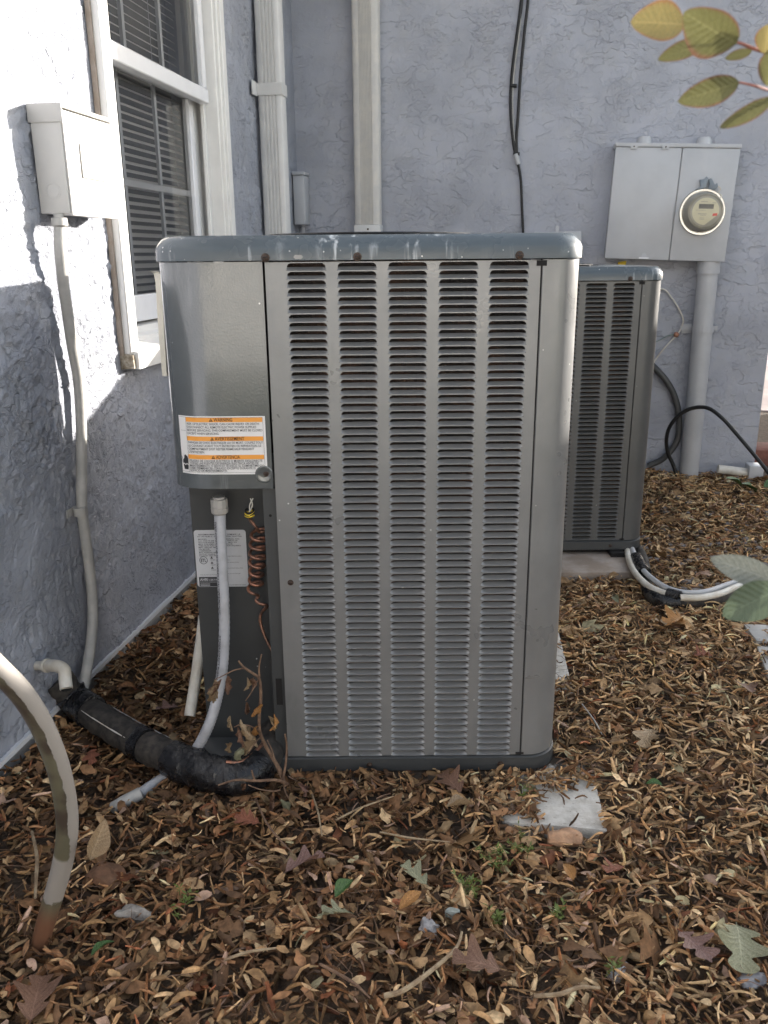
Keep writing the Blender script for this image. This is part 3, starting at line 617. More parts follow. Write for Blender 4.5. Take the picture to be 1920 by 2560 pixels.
def cell_template():
    """ring of sheet metal round one louvre opening, cell origin at its lower left"""
    mg = (CPITCH-CW)/2; x0, x1 = mg, mg+CW; zb, zt = .0005, .0133; r = .0075
    arcR = [(x1-.0015-r+r*math.sin(t), zt-r+r*math.cos(t)) for t in np.linspace(0, math.pi/2, 5)]
    arcL = [(x0+.0015+r-r*math.sin(t), zt-r+r*math.cos(t)) for t in np.linspace(math.pi/2, 0, 5)]
    hole = [(x0, zb), (x1, zb)]+arcR[::-1]+arcL[::-1]   # bl, br, up right, over, down left
    hole = [(x0, zb), (x1, zb)]+arcR[::-1]+[(a, b) for a, b in arcL][::-1]
    O = [(0, 0), (CPITCH, 0), (CPITCH, ROWP), (0, ROWP)]
    V = O+hole; nh = len(hole); h = lambda i: 4+i % nh
    Rn = 2+5  # index after the right arc
    faces = [(0, 1, h(1), h(0)), tuple([1, 2]+[h(i) for i in range(Rn-1, 0, -1)]), (2, 3, h(Rn), h(Rn-1)), tuple([3, 0]+[h(i) for i in [nh]+list(range(nh-1, Rn-1, -1))])]
    return V, faces, nh
CT = cell_template()
def condenser(loc, rows, base_h, name_lab, prefix, ctl, ZL):
    """loc = front foot of the unit; ZL = height of the top of the louvred sheet"""
    u = root('air_conditioner', name_lab, 'air conditioner', tuple(loc), 'air conditioning units beside the house')
    L_ = Vector(loc); M_UNIT = M_UNIT_A if prefix == 'near_' else M_UNIT_SHADED
    def put(o): o.parent = u; o.matrix_parent_inverse = Matrix.Identity(4); return o
    DP = .595; top = ZL+.043; z0 = base_h
    # base pan
    mb = MB(); loft(mb, [(closed_plan(X0, X1, DP, -.004), 0), (closed_plan(X0, X1, DP, .003), .004), (closed_plan(X0, X1, DP, .003), z0-.004), (closed_plan(X0, X1, DP, -.002), z0-.001)])
    put(mb.build('base_pan', M_BASE, smooth=True, ang=40))
    # lid
    mb = MB(); loft(mb, [(closed_plan(X0, X1, DP, .0), ZL-.001), (closed_plan(X0, X1, DP, .0045), ZL), (closed_plan(X0, X1, DP, .0045), ZL+.019), (closed_plan(X0, X1, DP, .002), ZL+.026), (closed_plan(X0, X1, DP, -.006), ZL+.036), (closed_plan(X0, X1, DP, -.016), ZL+.042), (closed_plan(X0, X1, DP, -.03), top)])
    lid = put(mb.build('lid', M_LID, smooth=True, ang=60))
    # fan guard on the lid
    mb = MB(); cxm = (X0+X1)/2; cym = DP/2+.01
    for r in np.arange(.05, .23, .02):
        V, Fc = tube_vf([(cxm+r*math.cos(t), cym+r*math.sin(t), top+.004) for t in np.linspace(0, 2*math.pi, 41)], .002, 4, False); mb.add(V, Fc)
    for k in range(8):
        t = k*math.pi/4; V, Fc = tube_vf([(cxm+.03*math.cos(t), cym+.03*math.sin(t), top+.001), (cxm+.235*math.cos(t), cym+.235*math.sin(t), top+.001)], .002, 4); mb.add(V, Fc)
    put(mb.build('fan_guard', M_BLK))
    # louvred front sheet
    px0, px1 = SEAM_L+.003, SEAM_R-.0015; zb = z0+.001; zt = ZL-.003; rz0 = (zb+zt)/2-rows*ROWP/2-.001; rz1 = rz0+rows*ROWP
    gx0 = CL-(CPITCH-CW)/2; gx1 = gx0+5*CPITCH; fy = .001
    mb = MB(); V0, F0, nh = CT
    def sq(a, b, c, d): mb.add([(a, fy, c), (b, fy, c), (b, fy, d), (a, fy, d)], [(0, 1, 2, 3)])
    sq(px0, px1, zb, rz0); sq(px0, px1, rz1, zt); sq(px0, gx0, rz0, rz1); sq(gx1, px1, rz0, rz1)
    for i in range(rows):
        for k in range(5):
            ox = gx0+k*CPITCH; oz = rz0+i*ROWP
            V = [(ox+a, fy, oz+b) for a, b in V0]+[(ox+a, fy+.0012, oz+b) for a, b in V0[4:]]
            rim = [(4+j, 4+(j+1) % nh, 4+nh+(j+1) % nh, 4+nh+j) for j in range(1, nh)]
            mb.add(V, F0+rim)
    # folded edges
    for xx in (px0, px1): mb.add([(xx, fy, zb), (xx, fy, zt), (xx, .012, zt), (xx, .012, zb)], [(0, 1, 2, 3)])
    put(mb.build('louvered_panel', M_UNIT))
    # louvre blades
    xs = [0, .003, .008, .016, CW/2, CW-.016, CW-.008, CW-.003, CW]; fac = [.0, .35, .8, 1, 1, 1, .8, .35, .0]
    prof = [(0, -.0002), (.0008, .0004), (.0028, .0013), (.0060, .0033), (.0088, .0052), (.0102, .0060)]
    V = []
    for x, f_ in zip(xs, fac):
        for (d, h) in prof: V.append((x, fy+.0005+d*max(f_, .12), h if f_ > .3 else h+.001))
    npf = len(prof); Fc = [(a*npf+j, (a+1)*npf+j, (a+1)*npf+j+1, a*npf+j+1) for a in range(len(xs)-1) for j in range(npf-1)]
    bme = meshfrom('louver', V, Fc); bme.materials.append(M_UNIT); bme.polygons.foreach_set('use_smooth', [True]*len(Fc))
    cells = [(i, k) for i in range(rows) for k in range(5)]
    single = cells[-300:] if len(cells) > 300 else cells; rest = cells[:len(cells)-len(single)]
    for i, k in single:
        o = bpy.data.objects.new('louver', bme); COL.objects.link(o); o.parent = u
        o.location = (CL+k*CPITCH, 0, rz0+i*ROWP+.0007); o.rotation_euler = (random.gauss(0, .012), 0, 0)
    if rest:
        mb = MB()
        for i, k in rest: mb.add([(x+CL+k*CPITCH, y, z+rz0+i*ROWP+.0007) for x, y, z in V], Fc)
        o = put(mb.build('louver', M_UNIT, smooth=True, ang=60)); o['kind'] = 'stuff'
    # coil behind the sheet: closed dark fins
    mb = MB(); mb.box(gx0-.01, gx1, .045, DP-.05, z0, ZL-.002)
    m = NT(prefix+'coil'); v = m.coord((1, 1, 1)); wv = m.n('ShaderNodeTexWave'); wv.inputs['Scale'].default_value = 90; m.l(v, wv.inputs['Vector'])
    m.set(Base_Color=m.mix(m.ramp(m.noise(v, 14, 4), .4, .7), (.035, .03, .028), (.11, .06, .04)), Roughness=.7); m.bump(wv.outputs['Fac'], .001); put(mb.build('coil', m.m))
    # corner panel right
    mb = MB(); pc = [p for p in plan_curve(X0, X1, DP, 0) if p[0] > SEAM_R]; pc = [np.array([SEAM_R+.0015, .012]), np.array([SEAM_R+.0015, 0.0012]), np.array([SEAM_R+.0025, 0])]+pc
    pc = [p if p[1] < DP-.05 else np.array([X1, .11]) for p in pc]; pc.append(np.array([X1-.008, .112])); V = [(p[0], p[1], z0+.001) for p in pc]+[(p[0], p[1], ZL-.002) for p in pc]; n = len(pc)
    mb.add(V, [(i, i+1, i+1+n, i+n) for i in range(n-1)]); put(mb.build('corner_panel', M_UNIT, smooth=True, ang=50))
    # tiny dark notches at both ends of the seam
    mb = MB(); mb.box(SEAM_R-.009, SEAM_R+.009, -.0004, .004, ZL-.013, ZL-.0035); mb.box(SEAM_R-.010, SEAM_R+.007, -.0004, .004, z0+.002, z0+.007); mb.box(SEAM_R-.0012, SEAM_R+.0012, .003, .006, z0, ZL); put(mb.build('seam_notch', M_DARK))
    # louvred right side, seen edge on: pressed ridges
    mb = MB(); V = []; nz = rows*2+1
    for j in range(nz):
        z = rz0+j*ROWP/2; o_ = .0065 if j % 2 else .0005; V += [(X1+o_-.001, .1125, z), (X1+o_, .13, z), (X1+o_, DP-.06, z)]
    mb.add(V, [(j*3+k, j*3+k+1, j*3+k+4, j*3+k+3) for j in range(nz-1) for k in (0, 1)])
    mb.box(X1-.003, X1, .113, DP-.055, z0, ZL-.002); put(mb.build('side_panel', M_UNIT))
    mb = MB(); mb.box(X0+.03, X1-.02, DP-.04, DP-.01, z0, ZL-.002); put(mb.build('rear_panel', M_UNIT))
    # control cover left
    cz = ctl; pc = plan_curve(X0, X1, DP, -.0005); pc = [p for p in pc if p[0] < SEAM_L]+[np.array([SEAM_L-.001, -.0005]), np.array([SEAM_L-.001, .01])]
    pc = [p if p[1] < DP-.05 else np.array([X0, .30]) for p in pc]
    from itertools import accumulate
    n = len(pc); ins = [p+np.array([.004, .004]) for p in pc]
    V = [(p[0], p[1], z) for z in (cz, ZL-.002) for p in pc]+[(p[0]+.0035, p[1]+.0045, cz-.0015) for p in pc]+[(p[0]+.012, p[1]+.014, cz+.002) for p in pc]
    mb = MB(); mb.add(V, [(i, i+1, i+1+n, i+n) for i in range(n-1)]+[(2*n+i, 2*n+i+1, i+1, i) for i in range(n-1)]+[(3*n+i, 3*n+i+1, 2*n+i+1, 2*n+i) for i in range(n-1)])
    cov = put(mb.build('control_cover', M_COVER, smooth=True, ang=50))
    mb = MB(); mb.box(X0+.012, SEAM_L-.002, .09, .12, cz+.003, ZL-.003); put(mb.build('cover_back', M_DARK))
    # recessed corner below the cover
    mb = MB(); mb.box(X0+.019, -.200, .080, .083, z0-.012, cz+.05); put(mb.build('recess_panel', M_RECESS))
    mb = MB(); mb.box(X0+.019, X0+.022, .0835, .2995, z0-.012, cz+.01); mb.box(X0, X0+.003, .3005, DP-.03, z0-.012, ZL-.004); mb.box(-.2095, -.2075, .0135, .0795, z0, cz+.02); put(mb.build('side_sheet', M_RECESS))
    mb = MB(); mb.box(-.232, -.2065, .011, .013, z0, cz+.03); put(mb.build('corner_flange', M_BASE))
    mb = MB(); mb.box(-.2255, -.213, .0098, .0108, .155, .215); put(mb.build('slot', M_DARK)); mb = MB(); mb.add([(-.2195+.0028*math.cos(t), .0106, .565+.0028*math.sin(t)) for t in np.linspace(0, 6.283, 11)[:-1]], [tuple(range(10))]); put(mb.build('screw_hole', M_DARK))
    mb = MB(); mb.box(X0+.03, -.235, -.001+.03, .079, -.001, .006); put(mb.build('base_ledge', M_BASE))
    def scr(x, y, z, r=.0062):
        o = disc_lathe('screw', [(r*1.25, 0), (r*1.25, .0008), (r*.85, .001), (r*.8, .0042), (r*.55, .005)], (x, y, z), (0, -1, 0), M_SCREW, None, 12); put(o)
        s2 = MB(); s2.box(x-r*.6, x+r*.6, y-.0054, y-.0045, z-.0005, z+.0005); q_ = put(s2.build('screw_slot', M_DARK))
    for x in (-.2035, -.0425, .241): scr(x, -.0045, ZL+.005)
    for x in (-.035, .24): scr(x, -.003, z0*.5, .005)
    scr(-.185, .001, .43, .0048)
    sl = MB(); sl.add([(-.146+a, -.0052, ZL+.0055+b) for a, b in [(-.0055, -.0035), (.0055, -.0035), (.0085, 0), (.0055, .0035), (-.0055, .0035), (-.0085, 0)]], [tuple(range(6))]); put(sl.build('slot', M_UNIT))
    dm = disc_lathe('screw_dimple', [(.017, 0), (.016, .0012), (.0125, .0016), (.010, .0006), (.004, .0005)], (SEAM_L-.017, -.0005, cz+.028), (0, -1, 0), M_COVER, None, 24); put(dm)
    scr(SEAM_L-.013, -.0012, cz+.029, .0042)
    return u, put, pc, cov
Y1 = 1.546; M_UNIT_A = M_UNIT
U1, put1, cover_pc, cov = condenser((0, Y1, 0), 68, .037, 'large grey louvered air conditioning unit in front, with orange warning label', 'near_', .622, 1.037)
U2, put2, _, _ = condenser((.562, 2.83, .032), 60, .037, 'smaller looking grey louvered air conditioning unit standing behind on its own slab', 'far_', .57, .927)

# ---------------------------------------------------------------- labels on the near unit
def text_vf(s, size, align='LEFT', bold=0.0, xs=1.0):
    cu = bpy.data.curves.new('t', 'FONT'); cu.body = s; cu.size = size; cu.align_x = align; cu.resolution_u = 2; cu.offset = bold; cu.fill_mode = 'FRONT'
    ob = bpy.data.objects.new('t', cu); COL.objects.link(ob)
    dg = bpy.context.evaluated_depsgraph_get(); me = bpy.data.meshes.new_from_object(ob.evaluated_get(dg))
    V = [(v.co.x*xs, v.co.y) for v in me.vertices]; Fc = [tuple(p.vertices) for p in me.polygons]
    bpy.data.objects.remove(ob); bpy.data.curves.remove(cu); bpy.data.meshes.remove(me); return V, Fc
# cover plan as an arc-length curve measured from the right edge
cpts = [p for p in cover_pc if p[1] < .2][:-1][::-1]; cs = [0]
for a, b in zip(cpts[:-1], cpts[1:]): cs.append(cs[-1]+float(np.linalg.norm(b-a)))
def on_cover(s, z, d=.0):   # s measured to the left from the seam
    x = np.interp(s, cs, [p[0] for p in cpts]); y = np.interp(s, cs, [p[1] for p in cpts])
    x2 = np.interp(s+.004, cs, [p[0] for p in cpts]); y2 = np.interp(s+.004, cs, [p[1] for p in cpts]); x1 = np.interp(s-.004, cs, [p[0] for p in cpts]); y1 = np.interp(s-.004, cs, [p[1] for p in cpts])
    t = np.array([x2-x1, y2-y1]); t /= np.linalg.norm(t)+1e-9; return (x+t[1]*d*1.0, y-abs(t[0])*d, z)
LW, LH = .176, .112; LR, LB = .0095, .6505; LXS, LYS = 1.1, .99     # label width, height, right margin, bottom
def lab(V, Fc, mat, name, d, par=None, dens=0):
    """label space: x 0..LW rightwards, y 0..LH upwards"""
    me = meshfrom(name, [on_cover(float(np.interp(.2190+(LW-x)*.1805/LW, [-p[0] for p in cpts], cs)), LB+y*LYS, d) for x, y in V], Fc)
    o = link(name, me, mat); return put1(o)
def rect(x0, x1, y0, y1, n=44):
    V = []; Fc = []
    for i in range(n+1):
        x = x0+(x1-x0)*i/n; V += [(x, y0), (x, y1)]
    for i in range(n): Fc.append((2*i, 2*i+2, 2*i+3, 2*i+1))
    return V, Fc
paper = lab(*rect(0, LW, 0, LH), M_PAPER, 'warning_label', .0006)
def sub(o, par): o.parent = par; return o
for y in (.1015, .0655, .030): sub(lab(*rect(.030, LW-.005, y-.0005, y+.0080), M_ORANGE, 'warning_band', .0013), paper)
fr = MB(); V_, F_ = [], []
for r_ in (rect(.004, LW-.004, .0035, .0039), rect(.004, LW-.004, LH-.0025, LH-.0021), rect(.004, .0044, .0035, LH-.0023, 1), rect(LW-.0044, LW-.004, .0035, LH-.0023, 1), rect(.0295, .0299, .0035, LH-.0023, 1), rect(.004, .0295, .0835, .0839, 3)):
    k = len(V_); V_ += r_[0]; F_ += [tuple(i+k for i in f) for f in r_[1]]
sub(lab(V_, F_, M_INK, 'border_lines', .0018), paper)
M_BROWNINK = plain('title_ink', (.14, .05, .01), .5, 0)
def put_text(s, x, y, size, mat, align='LEFT', bold=0, xs=1.0, name='printed_text', maxw=None):
    V, Fc = text_vf(s, size, align, bold, xs)
    if maxw:
        wv_ = max(v[0] for v in V); V = [(v[0]*maxw/wv_, v[1]) for v in V]
    return sub(lab([(x+a, y+b) for a, b in V], Fc, mat, name, .0019), paper)
for t_, y in (('WARNING', .1020), ('AVERTISSEMENT', .0660), ('ADVERTENCIA', .0305)):
    w_t = {'WARNING': .034, 'AVERTISSEMENT': .054, 'ADVERTENCIA': .044}[t_]
    put_text(t_, .083, y+.0003, .0098, M_BROWNINK, bold=.00012, maxw=w_t)
    sub(lab([(.0745, y+.0003), (.0815, y+.0003), (.078, y+.0070)], [(0, 1, 2)], M_BROWNINK, 'alert_triangle', .0019), paper)
    sub(lab([(.0776, y+.0018), (.0784, y+.0018), (.0785, y+.0050), (.0775, y+.0050)], [(0, 1, 2, 3)], M_ORANGE, 'alert_mark', .0024), paper)
paras = [(.0955, ['RISK OF ELECTRIC SHOCK. CAN CAUSE INJURY OR DEATH:', 'DISCONNECT ALL REMOTE ELECTRIC POWER SUPPLIES', 'BEFORE SERVICING. THIS COMPARTMENT MUST BE CLOSED', 'EXCEPT WHEN SERVICING.'], [.134, .128, .139, .060]),
         (.0597, ['DANGER DE CHOC ÉLECTRIQUE OU DE MORT. COUPEZ TOUT', 'LE COURANT AVANT TOUT ENTRETIEN OU REPARATION. LE', 'COMPARTIMENT DOIT RESTER FERMÉ SAUF PENDANT', "L'ENTRETIEN."], [.139, .135, .122, .031]),
         (.0245, ['PELIGRO DE CHOQUE ELÉCTRICO O MUERTE. DESCONECTE', 'TODAS LAS FUENTES DE ENERGÍA ELÉCTRICA ANTES DE', 'MANTENIMIENTO O SERVICIO TÉCNICO. EL COMPARTIMENTO', 'DEBE PERMANECER CERRADO EXCEPTO DURANTE EL', 'SERVICIO DE MANTENIMIENTO.'], [.136, .129, .139, .124, .071])]
for y0, lines, ws in paras:
    dy = .0061 if len(lines) == 4 else .0048
    for i, s_ in enumerate(lines): put_text(s_, .0315, y0-i*dy, .0060, M_INK, maxw=ws[i], bold=.00004)
# hand and spark pictogram
hand = [(.0195, .008), (.0275, .008), (.0285, .016), (.0255, .0185), (.0225, .0160), (.0195, .0185), (.0180, .0165)]
hand2 = [(.0180, .0185), (.0195, .0202), (.0225, .0180), (.0255, .0205), (.0285, .0185), (.0285, .030), (.0272, .034), (.0262, .034), (.0255, .0355), (.0245, .0355), (.0237, .0368), (.0226, .0368), (.0218, .0355), (.0208, .0355), (.0203, .030), (.0180, .0265), (.0170, .0262)]
k = len(hand); sub(lab(hand+hand2, [tuple(range(k)), tuple(range(k, k+len(hand2)))], M_INK, 'hand_symbol', .0019), paper)
sp_ = [(.0120, .0370), (.0150, .0325), (.0165, .0300), (.0150, .0270), (.0145, .0245), (.0170, .0210)]
V_ = []; [V_.extend([(a-.0005, b), (a+.0005, b)]) for a, b in sp_]
sub(lab(V_, [(2*i, 2*i+2, 2*i+3, 2*i+1) for i in range(5)], M_INK, 'spark_symbol', .0019), paper)

bits = random.Random(9)
for (x, y, L, an) in ((800, 1835, .030, -.8), (812, 1842, .022, -1.1), (935, 1812, .012, .2), (700, 1905, .03, 1.2), (873, 1905, .035, 1.6), (1012, 1905, .055, -1.1), (1168, 1900, .03, 1.4)):
    p = atY(x, y, Y1-.004); q_ = p+np.array([math.cos(an)*L, -.004, math.sin(an)*L]); put1(tube('caught_straw', [p-np.array([0, 0, L*.3]), (p+q_)/2+np.array([.002, -.002, 0]), q_], [.0005, .0009, .0005], M_STICK if bits.random() < .4 else M_TWIG, None, 4, 3))
# rating plate in the recess
plate = MB(); PX0, PX1, PZ0, PZ1 = -.3865, -.281, .391, .5145; py = .0790
mbp = MB(); rr = .006; rp = []
for (cx_, cz_, a0) in ((PX1-rr, PZ1-rr, 0), (PX0+rr, PZ1-rr, 90), (PX0+rr, PZ0+rr, 180), (PX1-rr, PZ0+rr, 270)):
    for k in range(5): a = math.radians(a0+k*22.5); rp.append((cx_+rr*math.cos(a), py, cz_+rr*math.sin(a)))
mbp.add(rp, [tuple(range(len(rp)))[::-1]]); rate = put1(mbp.build('rating_plate', M_PAPER2))
def ptext(s, x, z, size, mat=M_INK, maxw=None, name='printed_text', bold=.00006):
    V, Fc = text_vf(s, size, 'LEFT', bold)
    if maxw: mx_ = max(v[0] for v in V); V = [(v[0]*maxw/mx_, v[1]) for v in V]
    me = meshfrom(name, [(PX0+x+a, py-.0004, PZ0+z+b) for a, b in V], Fc); o = put1(link(name, me, mat)); o.parent = rate; return o
PW, PH = PX1-PX0, PZ1-PZ0
ptext('GOODMAN MANUFACTURING COMPANY, L.P.', .009, PH-.011, .0042, maxw=.086, bold=.0001); ptext('5151 SAN FELIPE ST., SUITE 500 HOUSTON, TEXAS 77056', .007, PH-.015, .0036, maxw=.090)
rows_ = ['MODEL                          SERIAL NO.', 'A.C. VOLTS 208 - 230            HERTZ 60', 'VOLTAGE RANGE     MIN. 197      MAX. 253', 'MAX. FUSE AMPS OR MAX. BREAKER', '(TIME DELAY FUSE OR HACR BREAKER REQUIRED)', 'MIN. CIRCUIT AMPS', 'FAN MOTOR', 'COMPRESSOR', 'MAX. WORKING PRESSURE', 'FACTORY CHARGE OZ. R-', 'FACTORY TEST PRESSURE']
wd = [.085, .080, .078, .070, .086, .040, .022, .025, .045, .045, .048]
for i, s_ in enumerate(rows_): ptext(s_, .008, PH-.0205-i*.0036, .0034, maxw=wd[i])
def pflat(name, pts, mat, d=.0004): e = MB(); e.add([(PX0+x, py-d, PZ0+z) for x, z in pts], [tuple(range(len(pts)))]); o = put1(e.build(name, mat)); o.parent = rate; return o
pflat('black_panel', [(.004, .001), (.052, .001), (.052, .022), (.004, .022)], M_INK)
o = ptext('AHRI', .006, .0135, .0085, M_PAPER2, .0165, bold=.0002); o.location.y = -.0004
o = ptext('CERTIFIED', .024, .0135, .0062, M_PAPER2, .026); o.location.y = -.0004
pflat('white_rule', [(.006, .0105), (.052, .0105), (.052, .0112), (.006, .0112)], M_PAPER2, .0008)
for z in (.006, .003): pflat('white_rule', [(.006, z), (.026, z), (.026, z+.0012), (.006, z+.0012)], M_PAPER2, .0008)
def ringpts(cx_, cz_, r, n=24): return [(cx_+r*math.cos(t), cz_+r*math.sin(t)) for t in np.linspace(0, 2*math.pi, n+1)[:-1]]
ro, ri = ringpts(.016, .0585, .0085), ringpts(.016, .0585, .0074); e = MB(); e.add([(PX0+x, py-.0004, PZ0+z) for x, z in ro+ri], [(i, (i+1) % 24, (i+1) % 24+24, i+24) for i in range(24)]); o = put1(e.build('round_mark', M_INK)); o.parent = rate
ptext('ETL', .0103, .0550, .0100, maxw=.0115, bold=.0003)
for z in (.062, .051, .040): pflat('alert_triangle', [(.030, z), (.036, z), (.033, z+.005)], M_INK); 
for z in (.059, .048, .037): ptext('WARNING', .030, z-.0005, .0022, maxw=.010)
for x, z, t_, w_ in ((.058, .066, 'BEFORE SERVICING', .036), (.058, .058, 'EXTREMELY', .012), (.058, .0525, 'FOLLOW INSTRUCTIONS', .03), (.058, .040, 'FOR USE IN OUTDOOR INSTALLATIONS', .038), (.060, .028, 'FOR USE OUTDOORS', .030), (.060, .003, 'SERVICE INFORMATION INSIDE', .040), (.007, .0255, 'FOR OUTDOOR INSTALLATION', .046)): ptext(t_, x, z, .0028, maxw=w_, bold=0)

# cream plastic strip on the near unit's left side
e = MB(); prof_ = [(atY(377, 678, Y1+.085), .0), (atY(389, 682, Y1+.085), .0), (atY(394, 705, Y1+.085), 0), (atY(397, 760, Y1+.085), 0), (atY(403, 850, Y1+.085), 0), (atY(411, 940, Y1+.085), 0)]
wds = [.010, .013, .012, .0125, .012, .010]; V = []
for (p, _), w_ in zip(prof_, wds):
    p = p-np.array([.004, 0, 0]); V += [p+np.array([0, 0, 0]), p+np.array([w_, -.006, 0]), p+np.array([w_, .02, 0]), p+np.array([0, .02, 0])]
n = len(prof_); e.add(V, [(4*i+k, 4*i+(k+1) % 4, 4*i+4+(k+1) % 4, 4*i+4+k) for i in range(n-1) for k in range(4)]+[(3, 2, 1, 0), (4*n-4, 4*n-3, 4*n-2, 4*n-1)])
tag(e.build('plastic_strip', M_PALE, smooth=True), 'cream plastic strip bent outward at its top against the near unit, left side', 'strip')

# ---------------------------------------------------------------- slabs
def slab(name, poly, z0, z1, mat, label, cat='slab', group=None):
    e = MB(); n = len(poly); V = [(x, y, z0) for x, y in poly]+[(x, y, z1) for x, y in poly]
    e.add(V, [tuple(range(n))[::-1], tuple(range(n, 2*n))]+[(i, (i+1) % n, (i+1) % n+n, i+n) for i in range(n)])
    o = e.build(name, mat, bevel=.003); tag(o, label, cat, group); return o
def padmat():
    m = NT('pad_concrete'); v = m.coord(); f = m.noise(v, 22, 5, .7)
    def spot(x, y, r):
        d = m.n('ShaderNodeVectorMath', operation='DISTANCE'); m.l(v, d.inputs[0]); d.inputs[1].default_value = (x, y, 0)
        return m.ramp(m.math('ADD', d.outputs['Value'], m.math('MULTIPLY', m.math('ADD', f, -.5), .12)), r, r+.03, 1, 0)
    clean = m.math('MAXIMUM', spot(.385, 1.40, .135), spot(.48, 2.05, .17)); con = m.mix(m.ramp(m.noise(v, 45, 5, .7), .35, .7), (.58, .56, .52), (.44, .415, .37))
    con = m.mix(m.ramp(m.noise(v, 160, 3), .62, .72, 0, .5), con, (.2, .17, .14))
    m.set(Base_Color=m.mix(clean, (.045, .032, .022), con), Roughness=.85); m.bump(m.math('ADD', f, m.math('MULTIPLY', m.noise(v, 200, 3), .5)), .0022); return m.m
slab('concrete_slab', PAD, -.06, -.001, padmat(), 'pale concrete slab under the near unit, one corner bare of leaves')
slab('concrete_slab', [(.18, 2.66), (.845, 2.655), (.925, 3.42), (.26, 3.44)], -.06, .016, M_CONC2, 'tan concrete slab carrying the far unit')
e = MB()
for (x, y) in ((.40, 2.72), (.40, 3.2), (.84-.04, 2.80), (.84, 3.2)): e.box(x, x+.05, y, y+.05, .0165, .0315)
e.box(.24, .87, 2.86, 3.3, .0165, .0312)
tag(e.build('riser_feet', M_DARK), 'black rubber feet lifting the far unit off its slab', 'feet')
pg = [[(1740, 1556), (1800, 1560), (1850, 1562), (1885, 1578), (1890, 1610), (1850, 1600)]]
P_ = [atZ(*p, .0) for p in [(1858, 1562), (1965, 1566), (1965, 1608), (1892, 1605)]]; slab('paver', [(p[0], p[1]) for p in P_], -.03, .004, M_COND_B, 'flat grey paving stone at the right edge, farther one under the leaf', 'paver', 'grey pavers at the right edge')
P_ = [atZ(*p, .0) for p in [(1892, 1618), (1965, 1620), (1965, 1775), (1922, 1700)]]; slab('paver', [(p[0], p[1]) for p in P_], -.03, .004, M_COND_B, 'flat grey paving stone at the right edge, nearer one', 'paver', 'grey pavers at the right edge')

# ---------------------------------------------------------------- disconnect box and conduit on the left wall
db = root('disconnect_box', 'small grey electrical disconnect box on the sunlit left wall beside the window', 'electrical box', tuple(B(WL, 1.78, 1.13)))
DU0, DU1, DZ0, DZ1, DD = 1.778, 2.012, 1.135, 1.340, .072
e = MB(); e.bbox(WL+.004, WL+DD, DU0, DU1, DZ0, DZ1); e.build('body', M_DISC, db, bevel=.003)
e = MB(); e.bbox(WL+DD+.0005, WL+DD+.0045, DU0+.003, DU1-.002, DZ0-.004, DZ1-.002); e.build('front_cover', M_DISC, db, bevel=.0015)
e = MB(); e.bbox(WL+DD+.005, WL+DD+.0085, DU0+.06, DU1-.03, DZ0+.075, DZ1-.06); e.build('handle_plate', M_DISC, db, bevel=.003)
e = MB(); e.bbox(WL+.001, WL+DD+.007, DU0-.003, DU0-.0005, DZ1-.026, DZ1+.010); e.bbox(WL+.001, WL+DD+.007, DU0, DU1+.004, DZ1+.0015, DZ1+.010); e.build('rain_lid', M_DISC, db, bevel=.001)
FT = B(WL+.045, float(atL(148, 548, .045)@UV), DZ0)
kc = B(WL+.040, DU0-.0002, DZ0+.045)
disc_lathe('knockout', [(.0165, 0), (.0165, .0010), (.0150, .0011), (.0148, .0002), (.0128, .0002), (.0126, .0010), (.0110, .0011)], kc, -UV, M_DISC, db, 28)
disc_lathe('conduit_fitting', [(.011, 0), (.011, -.008), (.0165, -.009), (.0175, -.024), (.014, -.027), (.010, -.028)], FT, (0, 0, 1), M_COND_B, db, 12)
cdp = [FT-np.array([0, 0, .02])]+[atL(x, y, o) for x, y, o in [(150, 620, .042), (156, 690, .034), (167, 770, .026), (180, 860, .022), (196, 950, .020), (203, 1060, .020), (204, 1180, .020), (205, 1270, .02), (216, 1360, .022), (228, 1460, .024), (232, 1540, .026), (226, 1620, .03), (212, 1700, .04), (205, 1740, .05)]]
cdd = root('wall_conduit', 'grey conduit running down the left wall from the disconnect box', 'conduit', tuple(B(WL, 1.8, .02)))
tube('pipe', cdp, .0125, M_COND_B, cdd, 14)
cc = atL(200, 1278, .02); e = MB()
V, Fc = tube_vf([cc+np.array([0, 0, -.010]), cc+np.array([0, 0, .010])], .0150, 16); e.add(V, Fc); a_ = cc@NV; b_ = cc@UV; e.bbox(WL+.001, WL+.004, b_-.030, b_+.02, cc[2]-.009, cc[2]+.009); e.build('clamp', M_COND_B, cdd)
el = root('pvc_elbow', 'white plastic elbow pipe sticking out of the left wall above the insulated line', 'pipe', tuple(atL(90, 1665, 0)))
p0 = atL(86, 1664, -.01); 
pA = atL(128, 1664, .045); pB = atL(160, 1675, .085); pC = atL(166, 1722, .10)
tube('pipe', [p0, (p0+pA)/2, pA], .0105, M_PVC, el, 18, raw=True)
tube('elbow', [pA-(pA-p0)*.12, pA, (pA+pB)/2+np.array([0, 0, .004]), pB, pC*.5+pB*.5, pC], .0135, M_PVC, el, 20)
disc_lathe('collar', [(.013, -.004), (.0155, -.003), (.0155, .003), (.013, .004)], pA*.75+p0*.25, pA-p0, M_PVC, el, 20)
disc_lathe('opening', [(.0112, -.0005), (.011, .0002)], pC+np.array([0, 0, -.0008]), (0, 0, -1), M_DARK, el, 18)

